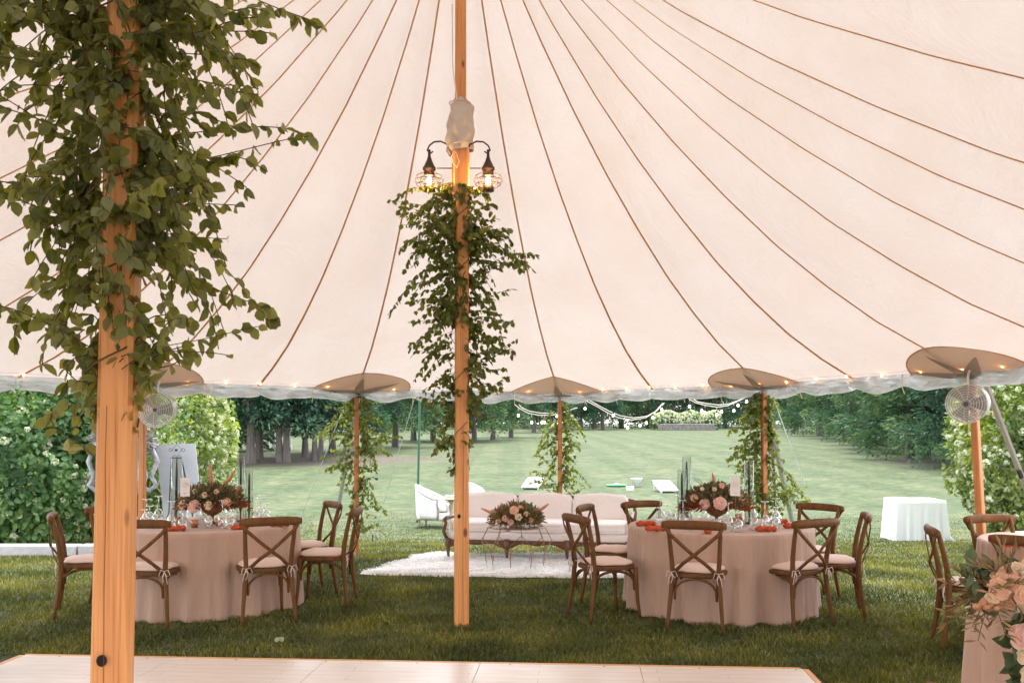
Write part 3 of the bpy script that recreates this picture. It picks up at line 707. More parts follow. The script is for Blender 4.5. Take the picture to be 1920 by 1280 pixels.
# ---------------------------------------------------------------- chairs
def make_chair(label, grp):
    t = thing('cross_back_chair', label, 'chair', (0, 0, 0), 0, grp)
    # origin: floor midway between the rear legs; faces +Y
    def leg_x(z): return .18+.028*abs(z-.46)/.42*(1 if z > .46 else 1.3)
    for sg in (-1, 1):
        pts = []
        for z in (0, .08, .2, .34, .46, .58, .70, .80, .86):
            yb = -.055*(1-z/.46)**1.6 if z < .46 else -.075*((z-.46)/.40)**1.5
            pts.append((sg*leg_x(z), yb, z))
        MB().tube(pts, [.013, .015, .017, .019, .020, .019, .018, .017, .016], 8, flat=(1, 1.1)).build('rear_leg', M_chair, t, True)
        MB().tube([(sg*.205, .425, 0), (sg*.195, .405, .15), (sg*.188, .395, .32), (sg*.185, .39, .44)], [.012, .015, .018, .021], 8).build('front_leg', M_chair, t, True)
    # rail: fat rounded bar, gently bowed
    pts = []; rs = []
    for k in range(13):
        u = k/12*2-1; pts.append((u*.252, -.088-.03*(1-u*u)+.012, .848+.006*(1-u*u))); rs.append(.037*(1-.30*abs(u)**6))
    MB().tube(pts, rs, 12, flat=(1, .62), up=(0, 0, 1)).build('top_rail', M_chair, t, True)
    for sg in (-1, 1):
        pts = [(sg*.235, -.09, .845), (sg*.19, -.098, .78), (sg*.09, -.108+.01, .69), (0, -.100-sg*.006, .615), (-sg*.09, -.07, .545), (-sg*.165, -.028, .468)]
        MB().tube(pts, .0165, 6, flat=(1, .35), up=(0, 0, 1)).build('cross_brace', M_chair, t, True)
    # round-fronted seat
    mb = MB(); out = []
    for k in range(28):
        th = 2*pi*k/28; sx = .218 if sin(th) > 0 else .195
        x = sx*abs(cos(th))**.62*(1 if cos(th) > 0 else -1); y = .19+.235*abs(sin(th))**.62*(1 if sin(th) > 0 else -1)
        if sin(th) < 0: y = .19+.20*abs(sin(th))**.5*-1
        out.append((x, y))
    n = len(out); vs = [(x*.97, .19+(y-.19)*.97, .424) for x, y in out]+[(x, y, .432) for x, y in out]+[(x, y, .452) for x, y in out]+[(x*.97, .19+(y-.19)*.97, .460) for x, y in out]
    fs = [tuple(range(n))[::-1], tuple(3*n+k for k in range(n))]+[(j*n+k, j*n+(k+1) % n, (j+1)*n+(k+1) % n, (j+1)*n+k) for j in range(3) for k in range(n)]
    mb.add(vs, fs).build('seat', M_chair, t)
    # hooped braces under the seat on four sides
    def hoop(a, b):
        a = Vector(a); b = Vector(b); m_ = MB()
        pts = []
        for k in range(13):
            u = k/12; ph = pi*u; p = a.lerp(b, .5-.5*cos(ph)); p.z = .27+.145*sin(ph)**.7 if 0 < u < 1 else .25
            pts.append(p)
        return MB().tube(pts, .010, 6, flat=(1, 1.2))
    RL, RR, FL, FR = (-.165, -.0, 0), (.165, .0, 0), (-.175, .385, 0), (.175, .385, 0)
    for a, b in ((RL, RR), (FL, FR), (RL, FL), (RR, FR)): hoop(a, b).build('hoop_brace', M_chair, t, True)
    # cushion
    mb = MB(); vs = []; rings = [(.0, .510), (.5, .510), (.80, .502), (.95, .490), (1.0, .476), (.97, .465), (.8, .461)]
    for (r, z) in rings[1:]:
        for x, y in out: vs.append((x*.93*r, .195+(y-.19)*.93*r, z+.003*sin(9*x/.2)))
    vs.append((0, .19, .513)); c = len(vs)-1; nr_ = len(rings)-1
    fs = [(c, k, (k+1) % n) for k in range(n)]+[(j*n+(k+1) % n, j*n+k, (j+1)*n+k, (j+1)*n+(k+1) % n) for j in range(nr_-1) for k in range(n)]
    cu = mb.add(vs, fs).build('cushion', M_linen, t, True)
    for sg in (-1, 1):
        tm = MB(); bx, by, bz = sg*.185, -.018, .468
        tm.tube([(sg*.13, .03, .472), (sg*.16, .0, .474), (bx, by-.012, bz)], .004, 5)
        for (dx, dz, lp) in ((.035, -.03, 1), (-.03, -.035, 1)):
            tm.tube([(bx, by-.014, bz), (bx+dx*.9, by-.02, bz+.012), (bx+dx*1.4, by-.022, bz+dz), (bx+dx*.6, by-.02, bz+dz*1.3), (bx, by-.016, bz-.004)], .0036, 5)
        tm.tube([(bx, by-.016, bz), (bx+.02*sg, by-.024, bz-.05), (bx+.028*sg, by-.02, bz-.10)], .0034, 5)
        tm.tube([(bx, by-.016, bz), (bx-.01*sg, by-.024, bz-.05), (bx-.004, by-.022, bz-.085)], .0034, 5)
        k = tm.build('bow_tie', M_tie, cu, True)
    return t
proto_chair = None
def place_chair(x, y, fx, fy, label, grp):
    global proto_chair
    if proto_chair is None:
        proto_chair = make_chair(label, grp); c = proto_chair
    else:
        c = copy_tree(proto_chair); c['label'] = label; c['group'] = grp
    c.location = (x, y, gz(y)); c.rotation_euler = (0, 0, math.atan2(-fx, fy))
G1 = 'cross back chairs around the right table'; G2 = 'cross back chairs around the left table'; G3 = 'cross back chairs around the far right table'
def pc(px, s, fx, fy, label, grp): x, y = at(px, s); place_chair(x, y, fx, fy, label, grp)
T1 = (1.875, F/207, .815); T2 = (-2.79, F/204, .815); T3 = (4.5, 6.15*K, .83)
pc(1303, 236, .34, .94, 'cross back chair at the front of the right table, straight back to camera', G1)
pc(1515, 231, -.47, .88, 'cross back chair at the front right of the right table, back turned', G1)
pc(1603, 217, -.95, .25, 'cross back chair seen edge on at the right side of the right table', G1)
pc(1527, 195, -.75, -.66, 'cross back chair behind the right side of the right table, facing camera', G1)
pc(1212, 188, .5, -.86, 'cross back chair behind the right table next to the sofa arm, facing camera', G1)
pc(1112, 197, .92, -.38, 'cross back chair left of the right table, farther of two, against the sofa', G1)
pc(1095, 221, .93, .38, 'cross back chair left of the right table, nearer of two, seen side on', G1)
pc(270, 233, .0, 1, 'cross back chair at the front of the left table half hidden by the foreground pole', G2)
pc(505, 227, -.44, .9, 'cross back chair at the front right of the left table with back to camera', G2)
pc(652, 204, -1, .02, 'cross back chair at the right side of the left table seen side on', G2)
pc(610, 189, -.86, -.5, 'cross back chair behind the left table by the vine wrapped side pole', G2)
pc(121, 217, .93, .36, 'cross back chair at the far left end of the left table facing right', G2)
pc(214, 199, .9, -.4, 'cross back chair behind the foreground pole with only its rail corner showing', G2)
pc(1768, 252, .95, -.26, 'cross back chair left of the far right table with its back to the grass', G3)
pc(1867, 225, .25, -.95, 'cross back chair behind the far right table, its rail before the fan pole', G3)
place_chair(3.52, 5.42*K, .75, .62, 'cross back chair in front of the far right table above the peach roses', G3)
place_chair(1.305, 2.47, .98, .1, 'cross back chair at the bottom edge of the picture showing only its rail top', 'cross back chairs at the picture edge')

# ---------------------------------------------------------------- round tables with cloths
def round_table(cx, cy, R, label_t, label_c, seed, H=.737):
    g = gz(cy)
    t = thing('round_table', label_t, 'table', (cx, cy, g), 0, 'round dining tables')
    MB().lathe([(0, H-.03), (R-.012, H-.03), (R-.008, H-.02), (R-.008, H-.008), (0, H-.008)], (0, 0, 0), 40).build('table_top', M_palewood, t)
    for a in range(4):
        th = a*pi/2+.5; MB().tube([(cos(th)*.5, sin(th)*.5, 0), (cos(th)*.5, sin(th)*.5, H-.03)], .02, 8).build('leg', M_iron, t)
    R_ = random.Random(seed); ph = [R_.random()*6.28 for _ in range(6)]
    n = 288; vs = []; rows = 26
    rings = [0.02, .25, .5, .75, .9, .965, .99]
    for r in rings:
        for k in range(n):
            th = 2*pi*k/n; vs.append((R*r*cos(th), R*r*sin(th), H+.001*sin(7*th+ph[0])*r))
    for j in range(1, rows+1):
        u = j/rows; z = H*(1-u)+.012-u*.006
        if j == 1: z = H-.012
        for k in range(n):
            th = 2*pi*k/n
            fold = (.30*sin(7*th+ph[0]+.4*u)+.55*sin(13*th+ph[1]+.5*sin(3*th+ph[4]))+.50*sin(22*th+ph[2]+.6*u+.8*sin(4*th+ph[0]))+.22*sin(37*th+ph[3]))
            fold = fold/(1+.25*abs(fold))
            amp = .085*u**.9
            r = R+.006+.030*u+fold*amp*.8-.02*u*abs(fold)+.004*sin(60*th+ph[4])*u
            zz = z
            if j == rows: zz = .008+.006*sin(17*th+ph[5])
            vs.append((r*cos(th), r*sin(th), zz))
    m = len(rings)+rows
    fs = [tuple(range(n))]+[(j*n+k, j*n+(k+1) % n, (j+1)*n+(k+1) % n, (j+1)*n+k) for j in range(m-1) for k in range(n)]
    c = MB().add(vs, fs).build('tablecloth', M_cloth, None, True, (cx, cy, g))
    tag(c, label_c, 'tablecloth', 'dusty pink tablecloths')
    return g+H
TZ = round_table(*T1, 'round table under the dusty pink cloth at right of the middle pole', 'dusty pink linen cloth on the round table right of the middle pole', 3)
round_table(*T2, 'round table under the dusty pink cloth behind the foreground pole', 'dusty pink linen cloth on the left round table behind the foreground pole', 8)
round_table(*T3, 'round table under pink cloth cut by the right edge of the picture', 'dusty pink linen cloth on the table beside the fan pole at far right', 5)
FT = (3.06, F/385, .76)
round_table(*FT, 'table under pink cloth in the bottom right corner carrying peach roses', 'dusty pink linen cloth in the bottom right corner under peach roses', 9, .75)

# ---------------------------------------------------------------- tableware
TT = .7395
def glass_proto(tall):
    g = thing('wine_glass', 'x', 'wine glass', (0, 0, 0))
    if tall: # stands upside down on its rim
        MB().lathe([(.030, 0), (.037, .03), (.041, .07), (.036, .10), (.018, .122), (.005, .130)], n=18).build('bowl', M_glass, g, True)
        MB().lathe([(.005, .129), (.0042, .16), (.0045, .225), (.008, .236), (.0, .238)], n=10).build('stem', M_glass, g, True)
        MB().lathe([(.006, .236), (.036, .242), (.037, .244), (0, .245)], n=18).build('foot', M_glass, g, True)
    else:
        MB().lathe([(.032, 0), (.040, .03), (.043, .055), (.036, .082), (.016, .100), (.006, .106)], n=18).build('bowl', M_glass, g, True)
        MB().lathe([(.006, .105), (.005, .12), (.006, .15), (0, .152)], n=10).build('stem', M_glass, g, True)
        MB().lathe([(.008, .150), (.033, .157), (.034, .159), (0, .160)], n=18).build('foot', M_glass, g, True)
    return g
def tumbler_proto():
    g = thing('water_tumbler', 'x', 'tumbler', (0, 0, 0))
    MB().lathe([(0, .003), (.030, .003), (.033, .05), (.036, .095), (.0345, .095), (.031, .05), (.028, .008), (0, .008)], n=16).build('glass_body', M_glass, g, True)
    MB().lathe([(0, 0), (.030, 0), (.030, .003), (0, .003)], n=16).build('glass_base', M_glass, g, True)
    return g
protos = {}
def put(kind, maker, x, y, z, label, grp, rz=0):
    if kind not in protos: protos[kind] = maker(); c = protos[kind]
    else: c = copy_tree(protos[kind])
    c.location = (x, y, z); c.rotation_euler = (0, 0, rz); c['label'] = label; c['group'] = grp
    return c
PLACE = ['front', 'front right', 'right side', 'rear right', 'rear', 'rear left', 'left side', 'front left']
tables = ((T1, 'right', 21), (T2, 'left', 22))
for (cx, cy, R), nm, sd_ in tables:
    rr = random.Random(sd_)
    g = gz(cy)
    angs = [-90, -45, 0, 45, 90, 135, 180, 225]
    for k, a in enumerate(angs):
        a = RAD(a+22+(0 if nm == 'right' else -8))
        for j, (dr, da, kind) in enumerate(((.50, .28, 'tall'), (.545, .44, 'short'), (.43, .12, 'tumbler'))):
            if nm == 'left' and kind == 'tumbler' and k % 2: continue
            th = a+da+rr.uniform(-.05, .05); r = dr+rr.uniform(-.03, .03)
            x, y = cx+r*cos(th), cy+r*sin(th)
            if kind == 'tall': put('tall', lambda: glass_proto(True), x, y, g+TT, 'tall upturned wine glass at the %s of the %s table' % (PLACE[k], nm), 'tall upturned glasses on the %s table' % nm)
            elif kind == 'short': put('short', lambda: glass_proto(False), x, y, g+TT, 'short upturned goblet at the %s of the %s table' % (PLACE[k], nm), 'short upturned goblets on the %s table' % nm)
            else: put('tumbler', tumbler_proto, x, y, g+TT, 'clear water tumbler among the stemware at the %s of the %s table' % (PLACE[k], nm), 'water tumblers on the %s table' % nm)
def napkin_proto():
    t = MB(); n = 14; vs = []; rings = 22; R_ = random.Random(4)
    for j in range(rings+1):
        u = j/rings*2-1; e = (1-abs(u)**8)**.5 if abs(u) < 1 else .0
        base = .023*(.45+.55*e)+.003*sin(u*9)
        for k in range(n):
            th = 2*pi*k/n; r = base*(1+.13*sin(3*th+u*7)+.08*sin(5*th-u*13))
            vs.append((u*.088, r*cos(th)*1.25, .023+r*sin(th)))
    fs = [(j*n+k, j*n+(k+1) % n, (j+1)*n+(k+1) % n, (j+1)*n+k) for j in range(rings) for k in range(n)]+[tuple(range(n))[::-1], tuple(rings*n+k for k in range(n))]
    t.add(vs, fs); o = t.build('rolled_napkin', M_napkin, None, True); o['category'] = 'napkin'; return o
def on_table(px, py, tbl, z=TT+.02):
    s = (py-HOR)/(CAMZ-z); return (px-960)/s, F/s
for px, py, rz, lab, grp in ((1210, 981, 0, 'rust napkin roll nearest the sofa at the left rear of the right table', 'r'), (1228, 990, .1, 'rust napkin roll left of the front chair rail on the right table', 'r'), (1327, 994, 1.35, 'rust napkin seen end on through the front chair back', 'r'),
    (1435, 991, -.15, 'rust napkin roll in front of the stemware left of the front right chair', 'r'), (1486, 985, -.15, 'rust napkin roll behind the rail of the front right chair', 'r'), (1458, 977, 0, 'rust napkin roll at the right rear of the right table by the tallest glasses', 'r'),
    (330, 990, .2, 'rust napkin roll beside the foreground pole on the left table', 'l'), (451, 987, .9, 'rust napkin roll peeking out left of the front right chair of the left table', 'l'), (525, 982, .1, 'rust napkin roll behind the rail at the right of the left table', 'l'),
    (1900, 1019, 0, 'rust napkin roll on the far right table behind a chair rail', 'f')):
    x, y = on_table(px, py, None); grp = {'r': 'rust napkins on the right table', 'l': 'rust napkins on the left table', 'f': 'rust napkins on the far right table'}[grp]
    put('napkin', napkin_proto, x, y, gz(y)+TT, lab, grp, rz)
def votive(x, y, label):
    g = thing('votive_cup', label, 'candle cup', (x, y, TT), 0, 'copper votive cups')
    MB().lathe([(0, 0), (.026, 0), (.031, .035), (.034, .068), (.031, .068), (.028, .034), (.024, .008), (0, .008)], n=18).build('cup', M_votive, g, True)
    MB().lathe([(0, .009), (.024, .010), (.026, .038), (0, .040)], n=14).build('wax', M_card, g, True)
for px, py, tb, lab in ((1374, 985, T1, 'copper votive cup in front of the flower bowl on the right table'), (1385, 976, T1, 'copper votive cup behind the front one right of the flower bowl on the right table'),
                        (412, 985, T2, 'copper votive cup right of the flower bowl foot on the left table'), (366, 988, T2, 'copper votive cup left of the flower bowl foot on the left table'), (335, 983, T2, 'copper votive cup nearest the foreground pole on the left table')):
    x, y = on_table(px, py, tb, TT); votive(x, y, lab)

# ---------------------------------------------------------------- flowers
def rose_mesh(name, r, m, seed):
    R_ = random.Random(seed); V = []; Fc = []
    def petal(az, tilt, L, W, curl):
        M_ = Matrix.Rotation(az, 3, 'Z') @ Matrix.Rotation(tilt, 3, 'Y')
        b = len(V); nu, nv = 5, 5
        for i in range(nu):
            u = i/(nu-1)
            for j in range(nv):
                v = j/(nv-1)*2-1; w = W*sin(pi*(.16+.70*u))**.8
                x = u*L; y = v*w; z = -curl*(1-u)*.0+L*.28*u*u - abs(v)**2*w*.5
                z = L*.30*sin(u*pi*.75)+ -abs(v)**2*w*.45*(-1)
                if u > .8: z -= L*.14*(u-.8)/.2*curl
                V.append(M_ @ Vector((x, y, z)))
        for i in range(nu-1):
            for j in range(nv-1): Fc.append((b+i*nv+j, b+i*nv+j+1, b+(i+1)*nv+j+1, b+(i+1)*nv+j))
    k = 0
    for lay, (cnt, tilt, L, W) in enumerate(((5, -.12, 1.0, .50), (5, -.38, .95, .46), (5, -.66, .86, .40), (5, -.95, .76, .32), (4, -1.2, .66, .24), (3, -1.4, .60, .16))):
        for c in range(cnt):
            petal(2*pi*(c+.5*lay)/cnt+R_.uniform(-.15, .15), tilt+R_.uniform(-.06, .06), r*L, r*W*1.25, 1.0)
    me = bpy.data.meshes.new(name); me.from_pydata([tuple(v) for v in V], [], Fc); me.materials.append(m)
    me.polygons.foreach_set('use_smooth', [True]*len(me.polygons)); return me
ROSES = {c: rose_mesh('rose', 1.0, m, i) for i, (c, m) in enumerate((('peach', M_peach), ('cream', M_cream), ('blush', M_blush)))}
def rose(parent, loc, r, color, face):
    o = bpy.data.objects.new('rose', ROSES[color]); COL.objects.link(o); o.location = loc; o.scale = (r, r, r)
    o.rotation_euler = Vector(face).to_track_quat('Z', 'Y').to_euler(); setparent(o, parent); return o
def plume(parent, a, b, r):
    a = Vector(a); b = Vector(b); n = 8
    MB().tube([a.lerp(b, k/n)+Vector((0, 0, .01*sin(k))) for k in range(n+1)], [r*(.25+.95*sin(pi*min(1, .12+.8*k/n))) for k in range(n+1)], 9).build('plume', M_plume, parent, True)
def tuft(parent, name, m, n, c, rad, size, width, up=.3, seed=0, shape='leaf', hollow=.35, flat=1.0):
    d = rdir(n); d[:, 2] = np.abs(d[:, 2])*flat - .25*(NR.rand(n)); d = norm(d)
    rr = (hollow+(1-hollow)*NR.rand(n)**.6)[:, None]
    p = np.array(c)+d*rr*np.array(rad)
    ax = d*np.array([1, 1, .8])+rdir(n)*.7+np.array([0, 0, up])
    return leafmesh(name, p, ax, rdir(n), size*NR.uniform(.5, 1.3, n), m, parent, shape, width)
def centrepiece(cx, cy, label, k, seed, plumes, roses):
    t = thing('flower_centrepiece', label, 'flower arrangement', (cx, cy, TT), 0, 'flower bowls on the dining tables')
    MB().lathe([(0, 0), (.055, 0), (.052, .008), (.014, .02), (.011, .05), (.016, .075), (.05, .088), (.088, .115), (.104, .150), (.100, .158), (.092, .15), (0, .14)], n=24).build('compote_bowl', M_gold, t, True)
    tuft(t, 'dried_foliage', M_dried, 1500*k//1, (0, 0, .18), (.32, .23, .19), .040, .45, .35)
    tuft(t, 'green_foliage', M_sage, 800, (0, 0, .19), (.25, .19, .18), .042, .8, .3)
    tuft(t, 'rust_foliage', M_rustleaf, 300, (0, 0, .16), (.33, .22, .05), .06, .35, .0, flat=.5)
    for (dx, dy, dz, r, c) in roses: rose(t, (dx, dy, dz), r, c, (dx*1.5, -1, dz*1.2))
    for a, b, r in plumes: plume(t, a, b, r)
    n = 40; st = MB()
    for q in range(n):
        th = random.uniform(0, 2*pi); r1 = random.uniform(.16, .32); z1 = random.uniform(.2, .44)
        st.tube([(cos(th)*.05, sin(th)*.05, .18), (cos(th)*r1*.7, sin(th)*r1*.7, z1*.8+.04), (cos(th)*r1, sin(th)*r1, z1)], .0018, 4)
    st.build('twig', M_stem, t)
    return t
centrepiece(T1[0]-.03, T1[1]-.02, 'low bowl of dried rust foliage and a large blush rose on the right table', 1, 1,
    [((0, 0, .30), (-.04, -.02, .46), .014)],
    [(-.02, -.21, .21, .062, 'blush'), (-.14, -.16, .20, .05, 'blush'), (.10, -.13, .31, .034, 'blush'), (-.22, -.1, .25, .036, 'peach'), (-.05, -.13, .33, .022, 'cream'), (.2, -.08, .24, .036, 'cream'), (.02, -.12, .36, .028, 'peach'), (-.15, -.1, .33, .02, 'cream')])
centrepiece(T2[0]+.05, T2[1]-.02, 'compote bowl of dried flowers with upright peach plumes on the left table', 1, 2,
    [((-.01, 0, .34), (-.03, 0, .54), .017), ((.09, 0, .34), (.21, -.03, .48), .014), ((.16, -.02, .28), (.28, -.05, .35), .011)],
    [(-.10, -.18, .17, .062, 'blush'), (.03, -.2, .18, .042, 'cream'), (-.22, -.12, .18, .045, 'cream'), (.16, -.12, .2, .048, 'peach'), (-.02, -.16, .27, .03, 'cream'), (.08, -.14, .3, .025, 'blush'), (-.12, -.12, .30, .026, 'cream')])
# hurricane candles
def hurricane(px, pyb, pyt, tb, label, w=.045, dy=0.0, yy=None):
    Y = yy; s = F/Y; x = (px-960)/s; zt = CAMZ+(HOR-pyt)/s; z0 = TT; h = zt-z0
    t = thing('hurricane_candle', label, 'candle holder', (x, Y, z0), 0, 'tall glass candle holders')
    MB().lathe([(w, .0), (w, h), (w-.002, h), (w-.002, .0)], n=24).build('glass_cylinder', M_cylglass, t, True)
    MB().lathe([(0, 0), (.030, 0), (.028, .01), (.008, .02), (.008, .10), (.016, .11), (.018, .13), (0, .13)], n=14).build('holder', M_gold, t, True)
    MB().lathe([(.0105, .125), (.0105, h*.8), (.006, h*.92), (0, h*.94)], n=12).build('taper_candle', M_candle, t, True)
T = T1
hurricane(1287, 0, 856, T1, 'tallest glass cylinder with a black taper at the left of the right table flowers', .042, yy=T[1]+.05)
hurricane(1278, 0, 880, T1, 'shorter glass cylinder with a black taper left of the tallest on the right table', .040, yy=T[1]-.12)
hurricane(1404, 0, 863, T1, 'glass cylinder with a black taper right of the table card on the right table', .042, yy=T[1]+.12)
T = T2
hurricane(332, 0, 858, T2, 'glass cylinder with a black taper before the white signboard on the left table', .050, yy=T[1]+.1)
hurricane(452, 0, 856, T2, 'taller glass cylinder with a black taper at the right of the left table flowers', .036, yy=T[1]+.2)
hurricane(468, 0, 880, T2, 'shorter glass cylinder with a black taper at the right end of the left table flowers', .036, yy=T[1]+.05)
def table_card(px, py0, py1, Y, w, label, tilt):
    s = F/Y; x = (px-960)/s; z1 = CAMZ+(HOR-py0)/s; z0 = CAMZ+(HOR-py1)/s
    t = thing('table_card', label, 'table card', (x, Y, TT), tilt, 'table cards')
    h = z1-z0; MB().box((0, 0, z0-TT+h/2), (w, .003, h)).build('card', M_card, t, bevel=.001)
    MB().tube([(0, .003, 0), (0, .003, z0-TT+.02)], .003, 6).build('stand', M_gold, t)
    MB().lathe([(0, 0), (.03, 0), (.028, .006), (0, .006)], n=16).build('stand_base', M_gold, t)
    ink = MB(); zc = z0-TT
    for k, (u, ww) in enumerate(((.70, .5), (.60, .62), (.50, .55), (.16, .22))):
        pts = [((-ww/2+ww*q/14)*w, -.0025, zc+h*u+.004*sin(q*2.4+k)) for q in range(15)]
        ink.tube(pts, .0009, 4)
    ink.build('handwriting', M_ink, t)
table_card(1378, 894, 929, T1[1]-.25, .088, 'pale pink table card with handwriting standing at the right of the right table flowers', -.1)
table_card(348, 895, 930, T2[1]-.20, .085, 'pale pink table card with handwriting standing left of the left table flowers', .05)

# big peach arrangement in the bottom right corner
def corner_flowers():
    base = Vector((FT[0]-.34, FT[1]-.35, .753))
    t = thing('rose_arrangement', 'peach and cream roses with feathery dark foliage spilling over the corner table', 'flower arrangement', base)
    Y = FT[1]-.45
    def q(px, py, dy=0): return PT(px, py, Y+dy)-base
    for px, py, r, c, dy in ((1869, 1085, .072, 'peach', 0), (1858, 1100, .055, 'peach', -.06), (1893, 1075, .07, 'cream', .05), (1905, 1098, .085, 'blush', -.02), (1912, 1128, .06, 'cream', -.06), (1880, 1125, .04, 'peach', -.03),
                         (1908, 1110, .06, 'peach', -.08), (1905, 1190, .072, 'blush', -.1), (1930, 1065, .08, 'peach', .05), (1935, 1150, .08, 'peach', -.1), (1940, 1110, .09, 'cream', -.05), (1908, 1225, .045, 'cream', -.1), (1918, 1262, .055, 'cream', -.12), (1930, 1235, .07, 'blush', -.1), (1845, 1118, .035, 'cream', -.05)):
        rose(t, q(px+10, py+4, dy), r*.9, c, (-.25, -1, .45))
    pos = []; ax = []; nr = []; sz = []; R_ = random.Random(2)
    for k in range(420):
        px = R_.uniform(1815, 1990); py = R_.uniform(1058, 1135)
        p = q(px, py, R_.uniform(-.02, .28)); pos.append(tuple(p)); ax.append((R_.uniform(-1, .6), R_.uniform(-.8, .5), R_.uniform(-.5, .8))); nr.append((R_.uniform(-1, 1), -1, R_.uniform(-1, 1))); sz.append(R_.uniform(.04, .10))
    for k in range(160):
        px = R_.uniform(1885, 1990); py = R_.uniform(1130, 1290)
        p = q(px, py, R_.uniform(-.06, .04)); pos.append(tuple(p)); ax.append((R_.uniform(-1, .6), R_.uniform(-.8, .1), R_.uniform(-1.2, .3))); nr.append((R_.uniform(-1, 1), -1, R_.uniform(-1, 1))); sz.append(R_.uniform(.05, .12))
    leafmesh('green_foliage', pos, ax, nr, sz, M_sage, t, 'leaf', .8)
    # feathery dark sprigs
    pos = []; ax = []; nr = []; sz = []; st = MB()
    for k in range(30):
        a = q(R_.uniform(1848, 1910), R_.uniform(1080, 1125), R_.uniform(-.05, .1)); d = Vector((R_.uniform(-1, .15), R_.uniform(-.5, .5), R_.uniform(-.45, .75))).normalized(); L = R_.uniform(.12, .26)
        pts = [a+d*L*u/6+Vector((0, 0, -.05*(u/6)**2)) for u in range(7)]; st.tube(pts, .0018, 4)
        for u in range(1, 7):
            for sg in (-1, 1, 1):
                pos.append(tuple(pts[u])); s_ = Vector((0, -.3, 1)).cross(d)*sg; ax.append(tuple(d*.9+s_*.8+Vector((0, 0, R_.uniform(-.4, .4))))); nr.append((0, -1, .3)); sz.append(R_.uniform(.04, .075))
    st.build('sprig_stem', M_stem, t); leafmesh('sprig', pos, ax, nr, sz, M_dried, t, 'spray', .32)
    for k in range(3): plume(t, q(1850+14*k, 1122, -.02), q(1822+20*k, 1140+2*k, -.12), .014)
corner_flowers()

# ---------------------------------------------------------------- dance floor
def dance_floor():
    A = Vector((-3.40, 6.52, 0)); B = Vector((1.93, 6.14, 0)); u = (B-A).normalized(); v = Vector((u.y, -u.x, 0)); W = (B-A).length; D = 9.6
    t = thing('dance_floor', 'pale wooden dance floor with an orange wood edge at the bottom of the picture', 'dance floor', A)
    t.rotation_euler = (0, 0, math.atan2(u.y, u.x))
    m, tt, b, o = nodes('dance_floor_boards')
    vv = coords(tt, (1, 1, 1)); br = N(tt, 'ShaderNodeTexBrick'); br.inputs['Scale'].default_value = 1
    br.inputs['Color1'].default_value = (.76, .66, .59, 1); br.inputs['Color2'].default_value = (.73, .63, .56, 1); br.inputs['Mortar'].default_value = (.45, .36, .30, 1)
    br.inputs['Mortar Size'].default_value = .0020; br.inputs['Brick Width'].default_value = 1.2; br.inputs['Row Height'].default_value = .10; br.offset = .37
    tt.links.new(vv, br.inputs['Vector'])
    nz = N(tt, 'ShaderNodeTexNoise', Scale=5, Detail=8); tt.links.new(coords(tt, (1, 14, 1)), nz.inputs['Vector'])
    r = ramp(tt, [(.3, (.88, .86, .85)), (.7, (1.05, 1.05, 1.05))]); tt.links.new(nz.outputs['Fac'], r.inputs[0])
    mu = N(tt, 'ShaderNodeMix', _data_type='RGBA', _blend_type='MULTIPLY'); mu.inputs[0].default_value = 1; tt.links.new(br.outputs[0], mu.inputs[6]); tt.links.new(r.outputs[0], mu.inputs[7])
    tt.links.new(mu.outputs[2], b.inputs['Base Color'])
    n2 = N(tt, 'ShaderNodeTexNoise', Scale=2.5, Detail=4); tt.links.new(vv, n2.inputs['Vector']); r2 = ramp(tt, [(.3, (.30,)*3), (.7, (.42,)*3)]); tt.links.new(n2.outputs['Fac'], r2.inputs[0]); tt.links.new(r2.outputs[0], b.inputs['Roughness'])
    H = .045
    px_, py_ = 1.2, 1.2; k = 0
    # panels 1.2 m square with hairline gaps
    nx = int(W//1.2)
    mb = MB(); pw = (W-.07)/5; pd = 1.2
    for i in range(5):
        for j in range(8):
            mb.box((.035+pw*(i+.5), -(.035+pd*(j+.5)), H/2), (pw-.003, pd-.003, H))
    mb.build('panels', m, t, bevel=.0015)
    edge = mat('floor_edging', (.72, .36, .13), (.60, .28, .09), rough=.5, scale=3, stretch=(1, 8, 8))
    def rampstrip(pts_in, pts_out, name):
        vs = [(x, y, H) for x, y in pts_in]+[(x, y, H) for x, y in [((a[0]*.45+b[0]*.55), (a[1]*.45+b[1]*.55)) for a, b in zip(pts_in, pts_out)]]+[(x, y, .002) for x, y in pts_out]+[(x, y, 0) for x, y in pts_in]
        MB().add(vs, [(0, 1, 3, 2), (2, 3, 5, 4), (4, 5, 7, 6), (0, 2, 4, 6), (1, 7, 5, 3), (0, 6, 7, 1)]).build(name, edge, t)
    rampstrip([(.035, -.033), (W-.035, -.033)], [(.01, .03), (W-.07, .03)], 'edging')
    rampstrip([(W-.033, -.035), (W-.033, -D)], [(W+.03, -.05), (W+.03, -D)], 'edging')
    rampstrip([(.033, -D), (.033, -.035)], [(-.03, -D), (-.03, -.03)], 'edging')
    sc = MB()
    for x in np.arange(.3, W, .62): sc.lathe([(0, H+.0008), (.008, H+.0008), (.0082, H), ], (x, -.06, 0), 10)
    sc.build('screw_heads', M_gold, t)
dance_floor()
# teal crate at the left picture edge, standing on the dance floor
tc = thing('storage_crate', 'teal plastic crate showing as a sliver at the left edge of the dance floor', 'crate', (-3.47, 5.93, .0))
MB().box((0, 0, .085), (.20, .30, .17)).build('box', M_teal, tc, bevel=.008); MB().box((0, 0, .178), (.215, .315, .02)).build('lid', M_teal, tc, bevel=.005)

